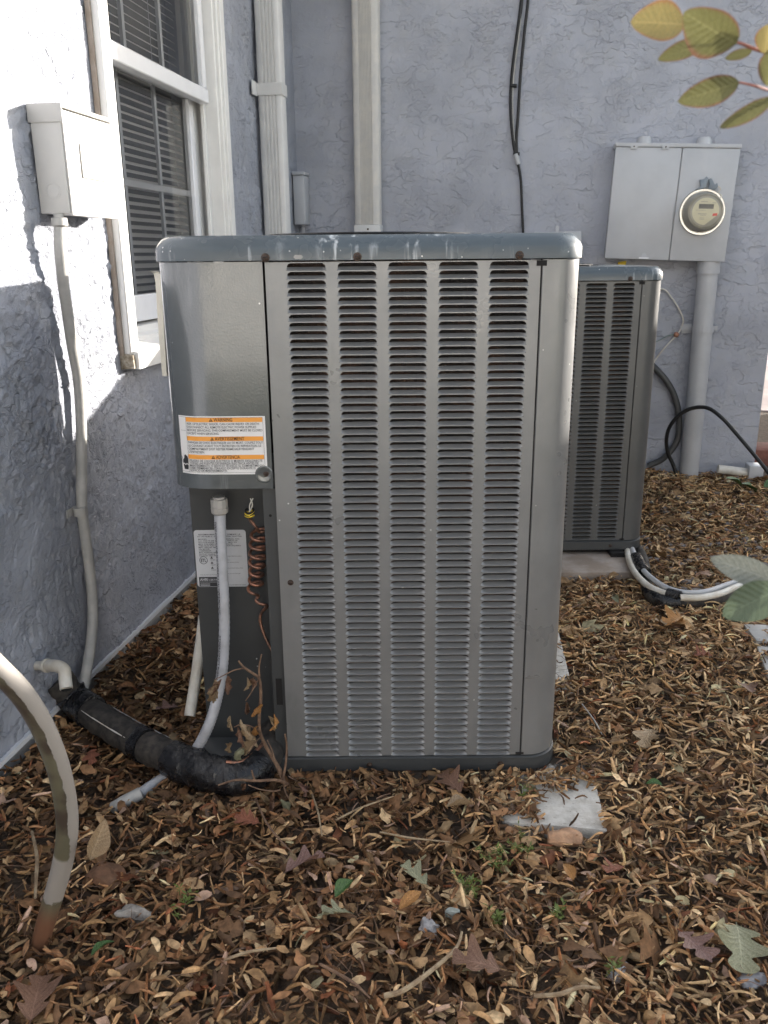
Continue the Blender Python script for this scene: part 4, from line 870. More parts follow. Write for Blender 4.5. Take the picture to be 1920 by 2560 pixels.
# ---------------------------------------------------------------- near unit services
lt = root('liquidtight_conduit', 'pale grey flexible conduit dropping from the control cover to the black line', 'conduit', (-.33, Y1+.03, .6))
fitp = atY(547, 1246, Y1+.035)
disc_lathe('fitting', [(.012, .004), (.012, 0), (.0165, -.001), (.0168, -.016), (.0158, -.018), (.0172, -.019), (.0165, -.028), (.0135, -.031), (.0125, -.0315)], fitp, (0, 0, 1), plain('fitting_grey', (.42, .40, .37), .5, .15), lt, 12, ang=25)
path = [fitp+np.array([0, 0, -.03])]+[atY(x, y, Y) for x, y, Y in [(551, 1330, Y1+.035), (557, 1450, Y1+.032), (561, 1560, Y1+.030), (557, 1660, Y1+.022), (545, 1735, Y1+.012), (527, 1800, Y1-.004), (500, 1858, Y1-.012), (470, 1900, Y1-.010), (425, 1935, Y1-.02), (385, 1960, Y1-.04), (350, 1985, Y1-.07)]]
Q = catmull(path, 26); rad = [.0112+.00045*math.sin(i*1.9) for i in range(len(Q))]
V, Fc = tube_vf(Q, rad, 16); me = meshfrom('hose', V, Fc); sharp(me, 80); link('hose', me, M_FLEX, lt)
# print line along the hose
for k0, k1, s_ in ((12, 72, 'TIGHT CONDUIT @ 75°C TOPFLEX 2 (UL) TYPE B METALLIC'), (84, 130, 'RT3003-DIRECT BURIAL TYPE B')):
    V, Fc = text_vf(s_, .006, bold=.0001); mxw = max(v[0] for v in V); seg = Q[k0:k1]; d = [0]
    for a, b in zip(seg[:-1], seg[1:]): d.append(d[-1]+np.linalg.norm(b-a))
    A = np.array(seg); VV = []
    for a, b in V:
        t = a/mxw*d[-1]; p = np.array([np.interp(t, d, A[:, i]) for i in range(3)]); an = math.radians(-128)+(b-.002)/.0116
        VV.append(p+.0119*np.array([math.cos(an), math.sin(an), 0]))
    link('printed_text', meshfrom('printed_text', VV, Fc), M_INK, lt)
tube('buried_end', [atZ(x, y, z) for x, y, z in [(352, 1983, .012), (310, 2005, .004), (285, 2020, -.01)]], .013, M_COND_B, lt, 12)

# insulated refrigerant line
il = root('insulated_line', 'black foam insulated refrigerant line with tape wraps from the left wall to the near unit', 'pipe', (-.5, 1.6, 0))
lp = [atL(145, 1700, .0), atZ(190, 1752, .055), atZ(240, 1790, .055), atZ(300, 1828, .050), atZ(360, 1862, .048), atZ(430, 1895, .045), atZ(500, 1925, .040), atZ(570, 1940, .038), atZ(640, 1925, .040), np.array([-.245, 1.60, .045]), np.array([-.235, 1.66, .05])]
Q = catmull(lp, 10); N_ = len(Q)
rr_ = [.034+.0016*math.sin(i*.9)+.0012*math.sin(i*2.3) for i in range(N_)]
tube('insulation', Q, rr_, M_FOAM, il, 20, raw=True)
def wrap(i0, i1, ex, seed):
    """overlapping turns of tape, puckered where they were pulled tight"""
    rs = np.random.default_rng(seed); qq = catmull(Q[i0:i1], 3); n_ = len(qq); V, Fc = tube_vf(qq, [.0355+ex]*n_, 28); W_ = []
    for r_ in range(n_):
        for k_ in range(28):
            th_ = 2*math.pi*k_/28; p_ = np.array(V[r_*28+k_]); d_ = p_-qq[r_]; d_ /= np.linalg.norm(d_)+1e-9
            tn = (r_*.07+th_/(2*math.pi)*1.2+.25*math.sin(th_*2+seed)) % 1.0
            b = .0009*tn+.0050*(float(fbm(np.array([r_*.085+seed*7.]), np.array([3*math.cos(th_)+9.+1.5*math.sin(th_)]), 3)[0])-.5)*2
            W_.append(p_+d_*b)
    me = meshfrom('tape_wrap', W_, Fc); sharp(me, 60); link('tape_wrap', me, M_TAPE, il)
wrap(6, 19, .002, 1); wrap(50, 74, .0035, 2); wrap(72, 82, .0050, 3); wrap(38, 42, .001, 4)
for i0, i1, an in ((19, 38, .9), (22, 47, -.9)):   # foam seam and split edges
    P_ = []
    for i in range(i0, i1):
        t = Q[i+1]-Q[i]; t /= np.linalg.norm(t); sd = np.cross(t, [0, 0, 1]); sd /= np.linalg.norm(sd); up_ = np.cross(sd, t); P_.append(Q[i]+.0352*(math.sin(an)*sd+math.cos(an)*up_))
    tube('seam', P_, [.0006, .0014, .0010, .0018, .0006], M_PVC if an > 0 else M_COND_B, il, 5, raw=True)
# copper: coiled sensor line and liquid line
cp = root('copper_coil', 'coiled copper line with a yellow striped wire wrap hanging under the control cover', 'copper tube', (-.24, Y1+.05, .4))
top_, bot_ = atY(650, 1320, Y1+.055), atY(638, 1475, Y1+.055); pts = [atY(622, 1285, Y1+.03), atY(626, 1300, Y1+.035), atY(640, 1318, Y1+.035)]
turns = 7; rc_ = .0155; T = 0
for i in range(turns*12+1):
    f_ = i/(turns*12); c = top_*(1-f_)+bot_*f_; t = -math.pi/2+2*math.pi*i/12; pts.append(c+np.array([rc_*math.cos(t)*(1+.12*math.sin(f_*6)), rc_*math.sin(t)*.9, .003*math.sin(t)]))
pts += [atY(646, 1490, Y1+.05), atY(640, 1500, Y1+.045), atY(648, 1508, Y1+.04), atY(662, 1512, Y1+.04), atY(668, 1516, Y1+.045), atY(655, 1530, Y1+.055), atY(650, 1550, Y1+.055), atY(658, 1580, Y1+.05), atY(672, 1612, Y1+.045), atY(684, 1632, Y1+.04)]
tube('tube', pts, .0033, M_COPPER, cp, 10, n=4)
for a in range(4):
    c = atY(624, 1277+a*4.5, Y1+.03); tube('striped_wire', [c+np.array([.0085*math.cos(t), .0085*math.sin(t)-.0, .0025*math.sin(t+a)+.0015*math.cos(2*t)]) for t in np.linspace(0, 6.28, 14)], .0018, M_YEL if a % 2 else M_BLK, cp, 6, raw=True)
for dx in (-.003, .002): tube('lead_wire', [atY(630, 1246, Y1+.03)+np.array([dx, 0, 0]), atY(627, 1262, Y1+.03)+np.array([-dx, 0, 0]), atY(624, 1280, Y1+.03)], .0012, M_PVC, cp, 5)
c2p = tube('copper_line', [atY(566, 1906, Y1-.075), atY(595, 1906, Y1-.075), atY(622, 1895, Y1-.06), atY(645, 1872, Y1-.03), atY(660, 1855, Y1+.0), atY(676, 1835, Y1+.05)], .0042, M_COPPER, None, 10)
tag(c2p, 'bare copper line leaving the taped end of the black insulation', 'copper tube')
wp = tube('white_pipe', [atY(474, 1790, 1.66), atY(487, 1710, 1.70), atY(500, 1620, 1.73), atY(510, 1540, 1.76)], .0125, M_PVC, None, 16); tag(wp, 'white plastic pipe rising from the leaves behind the near unit, left side', 'pipe')

# foreground peeling pipe with ring attribute
fp = [atY(-90, 1590, .95), atY(-10, 1668, .97), atY(55, 1735, .99), atY(105, 1815, 1.01), atY(143, 1910, 1.03), atY(163, 2000, 1.05), atY(168, 2080, 1.06), atY(156, 2160, 1.075), atY(134, 2240, 1.085), atY(112, 2315, 1.09), atY(98, 2370, 1.10), atY(88, 2420, 1.11)]
Q2 = catmull(fp, 10); rads = list(np.interp(np.linspace(0, 1, len(Q2)), [0, .5, .75, 1], [.0150, .0160, .0150, .0140])); V, Fc = tube_vf(Q2, rads, 28)
me = meshfrom('peeling_pipe', V, Fc); sharp(me, 60); at_ = me.attributes.new('ringv', 'FLOAT_VECTOR', 'POINT')
arr = []; n2 = len(Q2)
for i, p in enumerate(Q2):
    for k in range(28):
        v = V[i*28+k]; dlt = (np.array(v)-p)/rads[i]; arr += [float(dlt[0]*.75+dlt[2]*.75-.15), i/(n2-1), 0]
at_.data.foreach_set('vector', arr)
tag(link('peeling_pipe', me, M_PEEL), 'curved pipe with peeling grey paint in the lower left foreground, rusty near the ground', 'pipe')

# line set of the far unit
ls = root('line_set', 'white and black taped refrigerant lines curving from the far unit to the right', 'pipe', tuple(atZ(1680, 1490, .02)))
def zp(L, z): return [atZ(x, y, z) for x, y in L]
pw = zp([(1568, 1372), (1574, 1405), (1592, 1438), (1625, 1468), (1668, 1486)], .03); tube('white_hose', pw, .0105, M_PVC, ls, 12)
tube('white_hose', zp([(1700, 1494), (1750, 1494), (1800, 1484), (1845, 1466), (1900, 1448), (1950, 1435)], .03), .0105, M_PVC, ls, 12)
tube('grey_hose', zp([(1580, 1372), (1600, 1415), (1632, 1448), (1672, 1472), (1720, 1482), (1770, 1478), (1830, 1458), (1900, 1440)], .035), .009, M_COND, ls, 12)
tube('black_hose', zp([(1585, 1365), (1602, 1385), (1612, 1420), (1618, 1470), (1640, 1500), (1700, 1507), (1770, 1503), (1830, 1490), (1900, 1465), (1960, 1450)], .008), .019, M_FOAM, ls, 14)
tube('tape_wrap', zp([(1590, 1395), (1600, 1415), (1612, 1432)], .028), .022, M_TAPE, ls, 14)
tube('tape_wrap', zp([(1668, 1485), (1700, 1493)], .028), .020, M_TAPE, ls, 14)
tube('tape_wrap', zp([(1620, 1480), (1650, 1502), (1700, 1508)], .009), .022, M_TAPE, ls, 14)
tube('tape_wrap', zp([(1850, 1464), (1880, 1455)], .028), .018, M_TAPE, ls, 14)

# ---------------------------------------------------------------- leaf litter
def leaf_templates(kind, n):
    out = []
    for q in range(n):
        nu, nv = 5, 4; t = np.linspace(0, 1, nu); s = np.linspace(-1, 1, nv)
        asp = RNG.uniform(.13, .22) if kind == 'roll' else RNG.uniform(.13, .30)
        wdt = asp*np.sin(np.pi*np.clip(t, .06, .94)**.85)**(.35 if kind == 'roll' else .65)
        curl = RNG.uniform(3.2, 6.2) if kind == 'roll' else RNG.uniform(-1.6, 3.0)
        bend = RNG.uniform(-1.3, 1.3); tw = RNG.uniform(-.8, .8); P = np.zeros((nu, nv, 3))
        for i in range(nu):
            for j in range(nv):
                wv = wdt[i]*1.0
                if abs(curl) > .05: a = s[j]*curl/2; R_ = 2*wv/max(abs(curl), .05)/1.0; x = R_*math.sin(abs(a))*np.sign(a)*np.sign(curl)*np.sign(curl); z = R_*(1-math.cos(a))*(1 if curl > 0 else -1)
                else: x, z = s[j]*wv, 0
                an = tw*(t[i]-.5); x, z = x*math.cos(an)-z*math.sin(an), x*math.sin(an)+z*math.cos(an)
                y = t[i]-.5; z2 = z+bend*.5*(.25-y*y)
                P[i, j] = (x, y, z2)
        P += RNG.normal(0, .012 if kind == 'roll' else .026, P.shape); out.append(P.reshape(-1, 3))
    return np.array(out)
def scatter(N, kindmix):
    xs = RNG.uniform(-1.15, 2.3, int(N*1.6)); ys = RNG.uniform(.62, 4.2, int(N*1.6)); uu = xs*UV[0]+ys*UV[1]; nn = xs*NV[0]+ys*NV[1]
    ok = (nn > WL+.005) & (uu < WB-.01) & ~((xs > -.36) & (xs < .335) & (ys > 1.575) & (ys < 2.13)) & ~((xs > .24) & (xs < .86) & (ys > 2.76) & (ys < 3.3)) & (np.abs(xs) < .62*ys+.55)
    ok &= ~((nn > 1.0) & (uu > 3.9))
    return xs[ok][:N], ys[ok][:N]
BARE = [tuple(atZ(*p, 0)[:2]) for p in [(1352, 2056), (1330, 2015), (1390, 1990), (1415, 1996), (1440, 1962), (1482, 1966), (1502, 2020), (1520, 2085), (1400, 2085)]]
BARE2 = [tuple(atZ(*p, 0)[:2]) for p in [(1380, 1570), (1405, 1600), (1436, 1696), (1380, 1700)]]
def litter():
    TR = leaf_templates('roll', 14); TO = leaf_templates('open', 18); TL = leaf_templates('open', 8)
    for q_ in range(8):
        W4 = TL[q_].reshape(5, 4, 3); W4[:, :, 0] *= np.array([.5, 2.3, .8, 2.6, .9])[:, None]; W4[[1, 3], 0, 1] += .16; W4[[1, 3], 3, 1] += .16; TL[q_] = W4.reshape(-1, 3)
    T = np.concatenate([TR, TO, TL]); nvt = 20
    quads = np.array([[i*4+j, i*4+j+1, (i+1)*4+j+1, (i+1)*4+j] for i in range(4) for j in range(3)])
    N = 80000; xs, ys = scatter(N, None); N = len(xs)
    east = sstep(-.3, .9, xs+.25*(ys-1.4)); p_roll = .50+.38*east
    isroll = RNG.random(N) < p_roll; tid = np.where(isroll, RNG.integers(0, 14, N), 14+RNG.integers(0, 18, N))
    lob = RNG.random(N) < .013; tid = np.where(lob, 32+RNG.integers(0, 8, N), tid); size = np.where(lob, 1.5, np.where(RNG.random(N) < .22, .5, 1.0))*np.where(isroll, RNG.uniform(.020, .044, N), RNG.uniform(.014, .038, N))*(1+.25*(RNG.random(N) < .08))
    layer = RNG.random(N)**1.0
    z = gheight(xs, ys)+layer*.026
    onpad = inpoly(xs, ys, PAD); z = np.where(onpad, np.maximum(z, .004+.5*layer*.02), z)
    # the metal base keeps leaves from poking through: lower the ones right at its front edge
    nearu = (xs > -.4) & (xs < .37) & (ys > 1.53) & (ys < 1.6); z = np.where(nearu, np.minimum(z, -.0), z)
    bare = (inpoly(xs, ys, BARE) & (RNG.random(N) < .988)) | (inpoly(xs, ys, BARE2) & (RNG.random(N) < .95))
    keep = ~bare & ~(nearu & (ys > 1.545)); xs, ys, z, size, tid, layer, isroll, east = [a[keep] for a in (xs, ys, z, size, tid, layer, isroll, east)]; N = len(xs)
    yaw = RNG.uniform(0, 2*np.pi, N); tl = RNG.normal(0, .36, N); rl = RNG.normal(0, .5, N)+np.where(RNG.random(N) < .4, np.pi, 0)
    cy, sy, ct, st_, cr, sr = np.cos(yaw), np.sin(yaw), np.cos(tl), np.sin(tl), np.cos(rl), np.sin(rl)
    L = T[tid]*size[:, None, None]
    x, y, zz = L[..., 0], L[..., 1], L[..., 2]
    x, zz = x*cr[:, None]+zz*sr[:, None], -x*sr[:, None]+zz*cr[:, None]
    y, zz = y*ct[:, None]-zz*st_[:, None], y*st_[:, None]+zz*ct[:, None]
    x, y = x*cy[:, None]-y*sy[:, None], x*sy[:, None]+y*cy[:, None]
    P = np.stack([x+xs[:, None], y+ys[:, None], zz+z[:, None]], -1).reshape(-1, 3)
    me = bpy.data.meshes.new('leaf_litter'); me.vertices.add(len(P)); me.vertices.foreach_set('co', P.ravel())
    Q_ = (quads[None]+(np.arange(N)*nvt)[:, None, None]).reshape(-1, 4); nf = len(Q_)
    me.loops.add(nf*4); me.loops.foreach_set('vertex_index', Q_.ravel().astype(np.int32)); me.polygons.add(nf)
    me.polygons.foreach_set('loop_start', np.arange(0, nf*4, 4, dtype=np.int32)); me.update(calc_edges=True)
    me.polygons.foreach_set('use_smooth', np.ones(nf, bool))
    pal = np.array([[.37, .26, .15], [.27, .175, .09], [.175, .10, .052], [.085, .05, .028], [.47, .36, .22], [.24, .13, .065], [.31, .22, .17], [.20, .08, .04], [.36, .34, .22]])
    wW = np.array([.11, .20, .26, .18, .04, .13, .03, .035, .005]); wE = np.array([.26, .18, .11, .07, .26, .035, .05, .01, .04])
    cw = np.cumsum(wW); ce = np.cumsum(wE); r = RNG.random(N)
    iw = np.searchsorted(cw/cw[-1], r); ie = np.searchsorted(ce/ce[-1], r); ci = np.where(RNG.random(N) < east, ie, iw)
    c = pal[np.clip(ci, 0, 8)]*RNG.uniform(.65, 1.6, N)[:, None]*(.42+.8*layer)[:, None]  # leaves deeper in the pile painted darker, shading of the gaps put into colour
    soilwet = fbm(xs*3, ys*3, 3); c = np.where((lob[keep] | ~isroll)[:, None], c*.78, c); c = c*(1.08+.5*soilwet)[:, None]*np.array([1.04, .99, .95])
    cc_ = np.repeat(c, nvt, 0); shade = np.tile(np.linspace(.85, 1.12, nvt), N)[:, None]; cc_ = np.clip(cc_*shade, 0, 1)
    col = me.color_attributes.new('leafcol', 'FLOAT_COLOR', 'POINT'); col.data.foreach_set('color', np.concatenate([cc_, np.ones((len(cc_), 1))], 1).astype(np.float32).ravel())
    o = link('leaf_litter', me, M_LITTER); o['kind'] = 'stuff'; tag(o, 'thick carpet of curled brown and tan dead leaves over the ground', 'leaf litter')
litter()
# pine needles and fine stalks
def needles():
    mb = MB(); rs = random.Random(5)
    for i in range(2600):
        x = rs.uniform(-.95, 1.6); y = rs.uniform(.85, 3.4)
        nn = x*NV[0]+y*NV[1]; uu = x*UV[0]+y*UV[1]
        if nn < WL+.05 or uu > WB-.1 or (-.38 < x < .36 and y > 1.5 and y < 2.2) or inpoly(np.array([x]), np.array([y]), BARE)[0] or (x > .2 and x < .9 and y > 2.6): continue
        L = rs.uniform(.025, .09); a = rs.uniform(0, 6.28); z = float(gheight(np.array([x]), np.array([y]))[0])+.02+rs.random()*.008
        d = np.array([math.cos(a), math.sin(a), rs.gauss(0, .12)]); p = np.array([x, y, z]); b = np.array([-d[1], d[0], .2])*rs.gauss(0, .15)*L
        V, Fc = tube_vf([p-d*L/2, p+b*.5, p+d*L/2], [.0004, .0007, .0004], 3, False); mb.add(V, Fc)
    o = mb.build('fallen_stalks', M_TWIG); o['kind'] = 'stuff'; tag(o, 'thin fallen stalks and needles strewn over the leaves', 'stalks')
needles()

# ---------------------------------------------------------------- single leaves, twigs, stones
def leafmesh(name, outline, nu=26, curlx=.4, bend=.4, fold=.2, rs=None, jag=.0, crumple=.03):
    """outline(t)->(half width, forward sweep); unit length along +Y"""
    sv = [-1, -.66, -.33, 0, .33, .66, 1]; V = []; luv = []
    ph = rs.uniform(0, 6)
    for i in range(nu+1):
        t = i/nu; w_, sw = outline(t)
        for s in sv:
            ww = w_*(1+(rs.uniform(-.5, .5)*jag if abs(s) == 1 else 0)); x = s*ww; y = t+sw*abs(s)
            z = fold*abs(x)+curlx*x*x*1.8+bend*(.25-(y-.5)**2)+crumple*(math.sin(9*y+ph)*x*3+.4*math.sin(23*y+5*s+ph)*.3)
            V.append((x, y, z)); luv += [s, t, 0]
    n = len(sv); Fc = [(i*n+j, i*n+j+1, (i+1)*n+j+1, (i+1)*n+j) for i in range(nu) for j in range(n-1)]
    me = meshfrom(name, V, Fc); me.polygons.foreach_set('use_smooth', [True]*len(Fc)); a = me.attributes.new('luv', 'FLOAT_VECTOR', 'POINT'); a.data.foreach_set('vector', luv)
    return me
def oak_outline(rs):
    k = rs.choice([2.6, 3.1, 3.4]); A = rs.uniform(.16, .26); dp = rs.uniform(.62, .85)
    def f(t):
        env = (math.sin(math.pi*min(1, max(0, (t-.10)/.9))**.9))**.6 if t > .10 else 0
        lob = .5+.5*math.cos(2*math.pi*(k*t-.45)); lob = lob**.7
        w_ = .012+env*A*1.9*(1-dp+dp*lob); return w_*(1 if t < .999 else .3), .16*env*lob
    return f
def oval_outline(wd, pt=.8):
    def f(t):
        return max(.002, wd*math.sin(math.pi*min(.999, max(.001, t)))**pt*(1+.25*(.5-t))), 0
    return f
def place_leaf(me, mat, name, p, yaw, size, label, cat, group, tilt=.0, roll_=.0, th=True):
    o = link(name, me, mat); o.location = tuple(p); o.scale = (size,)*3; o.rotation_euler = (tilt, roll_, yaw)
    if 'leaning on the peeling' in label: o.location = tuple(atY(225, 2150, 1.06)); o.scale = (.062,)*3; o.rotation_euler = (1.25, .5, .35)
    tag(o, label, cat, group); return o
rs = random.Random(21)
OAK = [  # px, py, mat, length, yaw deg, label
 (760, 2165, 2, .085, -60, 'large mauve brown lobed oak leaf right of the middle front, below the near unit'),
 (1620, 1845, 1, .090, 150, 'tan oak leaf with spread finger lobes on the leaves right of the near unit'),
 (1850, 2360, 4, .095, 165, 'pale sage oak leaf lying near the lower right corner'),
 (1735, 2370, 2, .080, 200, 'pinkish mauve oak leaf just left of the sage one, lower right'),
 (1195, 2420, 0, .080, 80, 'brown lobed oak leaf at the bottom centre beside a pale stick'),
 (90, 2500, 0, .090, 10, 'brown oak leaf in the bottom left corner'),
 (1040, 2190, 4, .065, 40, 'grey green crumpled leaf left of the little green weeds'),
 (840, 2290, 4, .060, 100, 'pale sage lobed leaf beside the glossy green leaf'),
 (620, 2050, 3, .055, 70, 'small reddish oak leaf under the dead twigs'),
 (1690, 1555, 6, .080, 110, 'orange brown oak leaf in front of the taped lines'),
 (1650, 1562, 1, .055, 60, 'pale tan oak leaf touching the orange one before the taped lines'),
 (420, 1770, 2, .060, 95, 'mauve leaf on the litter between the wall and the near unit'),
 (1540, 2175, 3, .045, 120, 'small rust red leaf below the tan stone'),
 (1130, 1965, 0, .075, 30, 'red brown leaf curled just in front of the near unit base'),
 (1760, 1640, 3, .050, 90, 'flat rust red leaf on the ground far right'),
 (1600, 1830, 6, .040, 20, 'small orange leaf right of the tan finger lobed oak leaf'),
 (1870, 1720, 0, .060, 0, 'brown oak leaf beside the grey paving stones'),
 (230, 1890, 3, .060, 200, 'reddish leaf near the black insulated line, left side')]
for (x, y, mi, L, yw, lab_) in OAK:
    p = atZ(x, y, .018); gh = float(gheight(np.array([p[0]]), np.array([p[1]]))[0]); p = atZ(x, y, gh+.034)
    me = leafmesh('oak_leaf', oak_outline(rs), 34, rs.uniform(.2, .9), rs.uniform(-.1, .35), rs.uniform(0, .25), rs, 0, .035)
    yr = math.radians(yw); off = np.array([-math.sin(yr), math.cos(yr), 0])*L/2
    place_leaf(me, M_OAK[mi], 'oak_leaf', p-off, yr, L, lab_, 'leaf', 'fallen oak leaves', rs.gauss(0, .08), rs.gauss(0, .15))
GREEN = [(860, 2225, .045, -40, 'glossy green leaf upright among brown leaves, lower centre', 5), (258, 2375, .040, -50, 'dark green leaf in the lower left litter', 5),
 (1635, 1960, .034, 80, 'small flat bright green leaf right of the bare slab corner', 5), (1325, 1975, .04, 60, 'pale green leaf by the near unit right front corner', 4),
 (1540, 1500, .045, 5, 'light green leaf before the far slab', 4), (1025, 2255, .050, -50, 'curled orange leaf left of the weeds', 6), (1420, 2185, .035, 20, 'small orange yellow leaf below the slab', 6),
 (200, 2085, .075, 170, 'curled pale yellow leaf leaning on the peeling pipe', 1), (1150, 2010, .060, -70, 'big pale tan curled leaf in front of the near unit', 1)]
for (x, y, L, yw, lab_, mi) in GREEN:
    p = atZ(x, y, .018); gh = float(gheight(np.array([p[0]]), np.array([p[1]]))[0]); p = atZ(x, y, gh+.032)
    me = leafmesh('leaf', oval_outline(rs.uniform(.2, .3)), 14, rs.uniform(.6, 1.8), rs.uniform(0, .4), .25, rs, 0, .03); yr = math.radians(yw); off = np.array([-math.sin(yr), math.cos(yr), 0])*L/2
    place_leaf(me, M_OAK[mi], 'leaf', p-off, yr, L, lab_, 'leaf', 'single oval leaves on the litter', rs.gauss(0, .15)+.1, rs.gauss(0, .3))
# sticks
def stick(name, P, r, mat, lab_, cat='twig', group='twigs lying on the leaves'):
    PP = []
    for (x, y, h) in P:
        p = atZ(x, y, 0); gh = float(gheight(np.array([p[0]]), np.array([p[1]]))[0]); PP.append(atZ(x, y, max(gh, -.005)+.026+h))
    o = tube(name, PP, r, mat, None, 7, 6); tag(o, lab_, cat, group); return o
stick('twig', [(960, 2490, 0), (1010, 2475, .004), (1080, 2425, .006), (1140, 2370, .006), (1155, 2330, .008)], [.0042, .0035, .002], M_STICK, 'long pale curved stick at the bottom centre')
stick('twig', [(1335, 2490, 0), (1400, 2485, .004), (1450, 2468, .004), (1500, 2470, 0)], [.003, .0035, .002], M_STICK, 'pale knobbly stick at the bottom, right of centre')
stick('twig', [(80, 2080, 0), (92, 2140, .003), (90, 2200, .003), (88, 2245, 0)], [.003, .0035, .0022], M_STICK, 'short pale stick left of the peeling pipe')
stick('twig', [(640, 2000, .01), (665, 2055, .006), (700, 2100, .004), (730, 2130, 0)], [.002, .0022, .0014], M_TWIG, 'thin broken twig pointing down right under the dead plant')
stick('twig', [(950, 2080, 0), (1030, 2095, .003), (1125, 2105, .002)], [.0016, .002, .0012], M_STICK, 'thin straight straw across the leaves in front')
stick('twig', [(780, 1985, .004), (795, 2030, .006), (805, 2090, .0)], [.0018, .002, .0014], M_STICK, 'short upright looking twig just under the near unit base')
stick('twig', [(840, 2050, 0), (900, 2020, .004), (985, 1990, .006)], [.0018, .002, .0012], M_STICK, 'thin twig slanting up to the right before the near unit')
stick('twig', [(1455, 1760, .0), (1485, 1800, .004), (1505, 1835, 0)], [.0016, .0018, .001], M_COND_B, 'thin grey twig beside the near unit, right side')
stick('twig', [(560, 2400, 0), (620, 2380, .003), (690, 2370, 0)], [.0022, .0026, .0016], M_STICK, 'short pale stick in the lower left centre')
stick('twig', [(800, 2410, 0), (880, 2455, .004), (925, 2495, .0)], [.0022, .0026, .0012], M_TWIG, 'brown stick at the bottom left of the long pale one')
# stones
def stone(name, x, y, sx, sy, sz, c, c2, lab_, seed, group=None):
    rs_ = np.random.default_rng(seed); bm = bmesh.new(); bmesh.ops.create_icosphere(bm, subdivisions=3, radius=1)
    ph = rs_.uniform(0, 9, 6)
    for v in bm.verts:
        n_ = (.20*math.sin(3*v.co.x+ph[0]+v.co.y*2)+.16*math.sin(4*v.co.y+ph[1]+v.co.z)+.12*math.sin(5*v.co.z+ph[2]))*(.25 if name == 'acorn' else 1)+rs_.normal(0, .02); v.co *= 1+n_
        for a in range(3): v.co[a] = math.copysign(min(abs(v.co[a]), .93), v.co[a])
        v.co.x *= sx; v.co.y *= sy; v.co.z *= sz
    me = bpy.data.meshes.new(name); bm.to_mesh(me); bm.free(); sharp(me, 28)
    p = atZ(x, y, .02); gh = float(gheight(np.array([p[0]]), np.array([p[1]]))[0]); p = atZ(x, y, gh+sz*.9+.004)
    o = link(name, me, plain(name+str(seed), c, .85, .2, 60, .0015, 180, c2=c2)); o.location = tuple(p); o.rotation_euler = (0, 0, rs_.uniform(-.5, .5)); tag(o, lab_, 'stone' if name == 'stone' else 'acorn', group)
stone('stone', 1412, 2095, .034, .022, .020, (.50, .30, .18), (.36, .22, .14), 'orange tan stone in front of the bare slab corner', 1)
stone('stone', 268, 2190, .038, .030, .018, (.20, .10, .055), (.13, .07, .04), 'flat reddish brown stone right of the peeling pipe', 2)
stone('stone', 335, 2285, .034, .015, .014, (.40, .37, .33), (.22, .20, .18), 'rough whitish stone in the lower left litter', 3)
stone('stone', 1072, 2320, .018, .015, .012, (.36, .35, .35), (.2, .2, .21), 'small grey stone left of the weeds', 4)
stone('stone', 1130, 2285, .014, .010, .009, (.34, .37, .34), (.2, .22, .2), 'small greenish grey stone among the weeds', 5)
stone('stone', 1545, 2425, .020, .016, .012, (.33, .34, .36), (.2, .2, .22), 'grey stone under the leaves at the bottom right', 6)
stone('stone', 1880, 2450, .022, .018, .012, (.33, .34, .36), (.2, .2, .22), 'blue grey stone in the bottom right corner', 7)
for i, (x, y, lab_, c) in enumerate([(1552, 2233, 'round orange acorn in the litter below the slab', (.32, .15, .04)), (285, 2505, 'brown acorn near the bottom left corner', (.30, .17, .07)), (1605, 1738, 'round brown acorn right of the near unit', (.24, .13, .06)), (905, 2100, 'yellow brown acorn below the near unit', (.30, .18, .07)), (1625, 2545, 'pale acorn at the very bottom right', (.36, .22, .10)), (1528, 1652, 'dark round acorn beside the white slab edge', (.14, .08, .05))]):
    stone('acorn', x, y, .0105, .0105, .0105, c, tuple(v*.6 for v in c), lab_, 40+i, 'acorns in the leaf litter')

# gravel patch behind
def gravel():
    mb = MB(); r = np.random.default_rng(8); ico = bmesh.new(); bmesh.ops.create_icosphere(ico, subdivisions=1, radius=1); IV = np.array([v.co[:] for v in ico.verts]); IF = [tuple(v.index for v in f.verts) for f in ico.faces]; ico.free()
    for i in range(420):
        x = r.uniform(.95, 1.75); y = r.uniform(2.5, 3.6); 
        if r.random() > .75*math.exp(-((x-1.3)**2/.12+(y-2.95)**2/.12))+.15: continue
        s = r.uniform(.008, .02); z = float(gheight(np.array([x]), np.array([y]))[0])+.016
        V = IV*(1+r.normal(0, .12, IV.shape))*np.array([s, s*r.uniform(.6, 1), s*.55])+np.array([x, y, z]); mb.add(V, IF)
    o = mb.build('gravel', plain('gravel_mat', (.22, .20, .19), .85, .3, 30, c2=(.11, .09, .08)), smooth=True, ang=30); o['kind'] = 'stuff'; tag(o, 'scattered grey gravel mixed with leaves right of the far unit', 'gravel')
gravel()

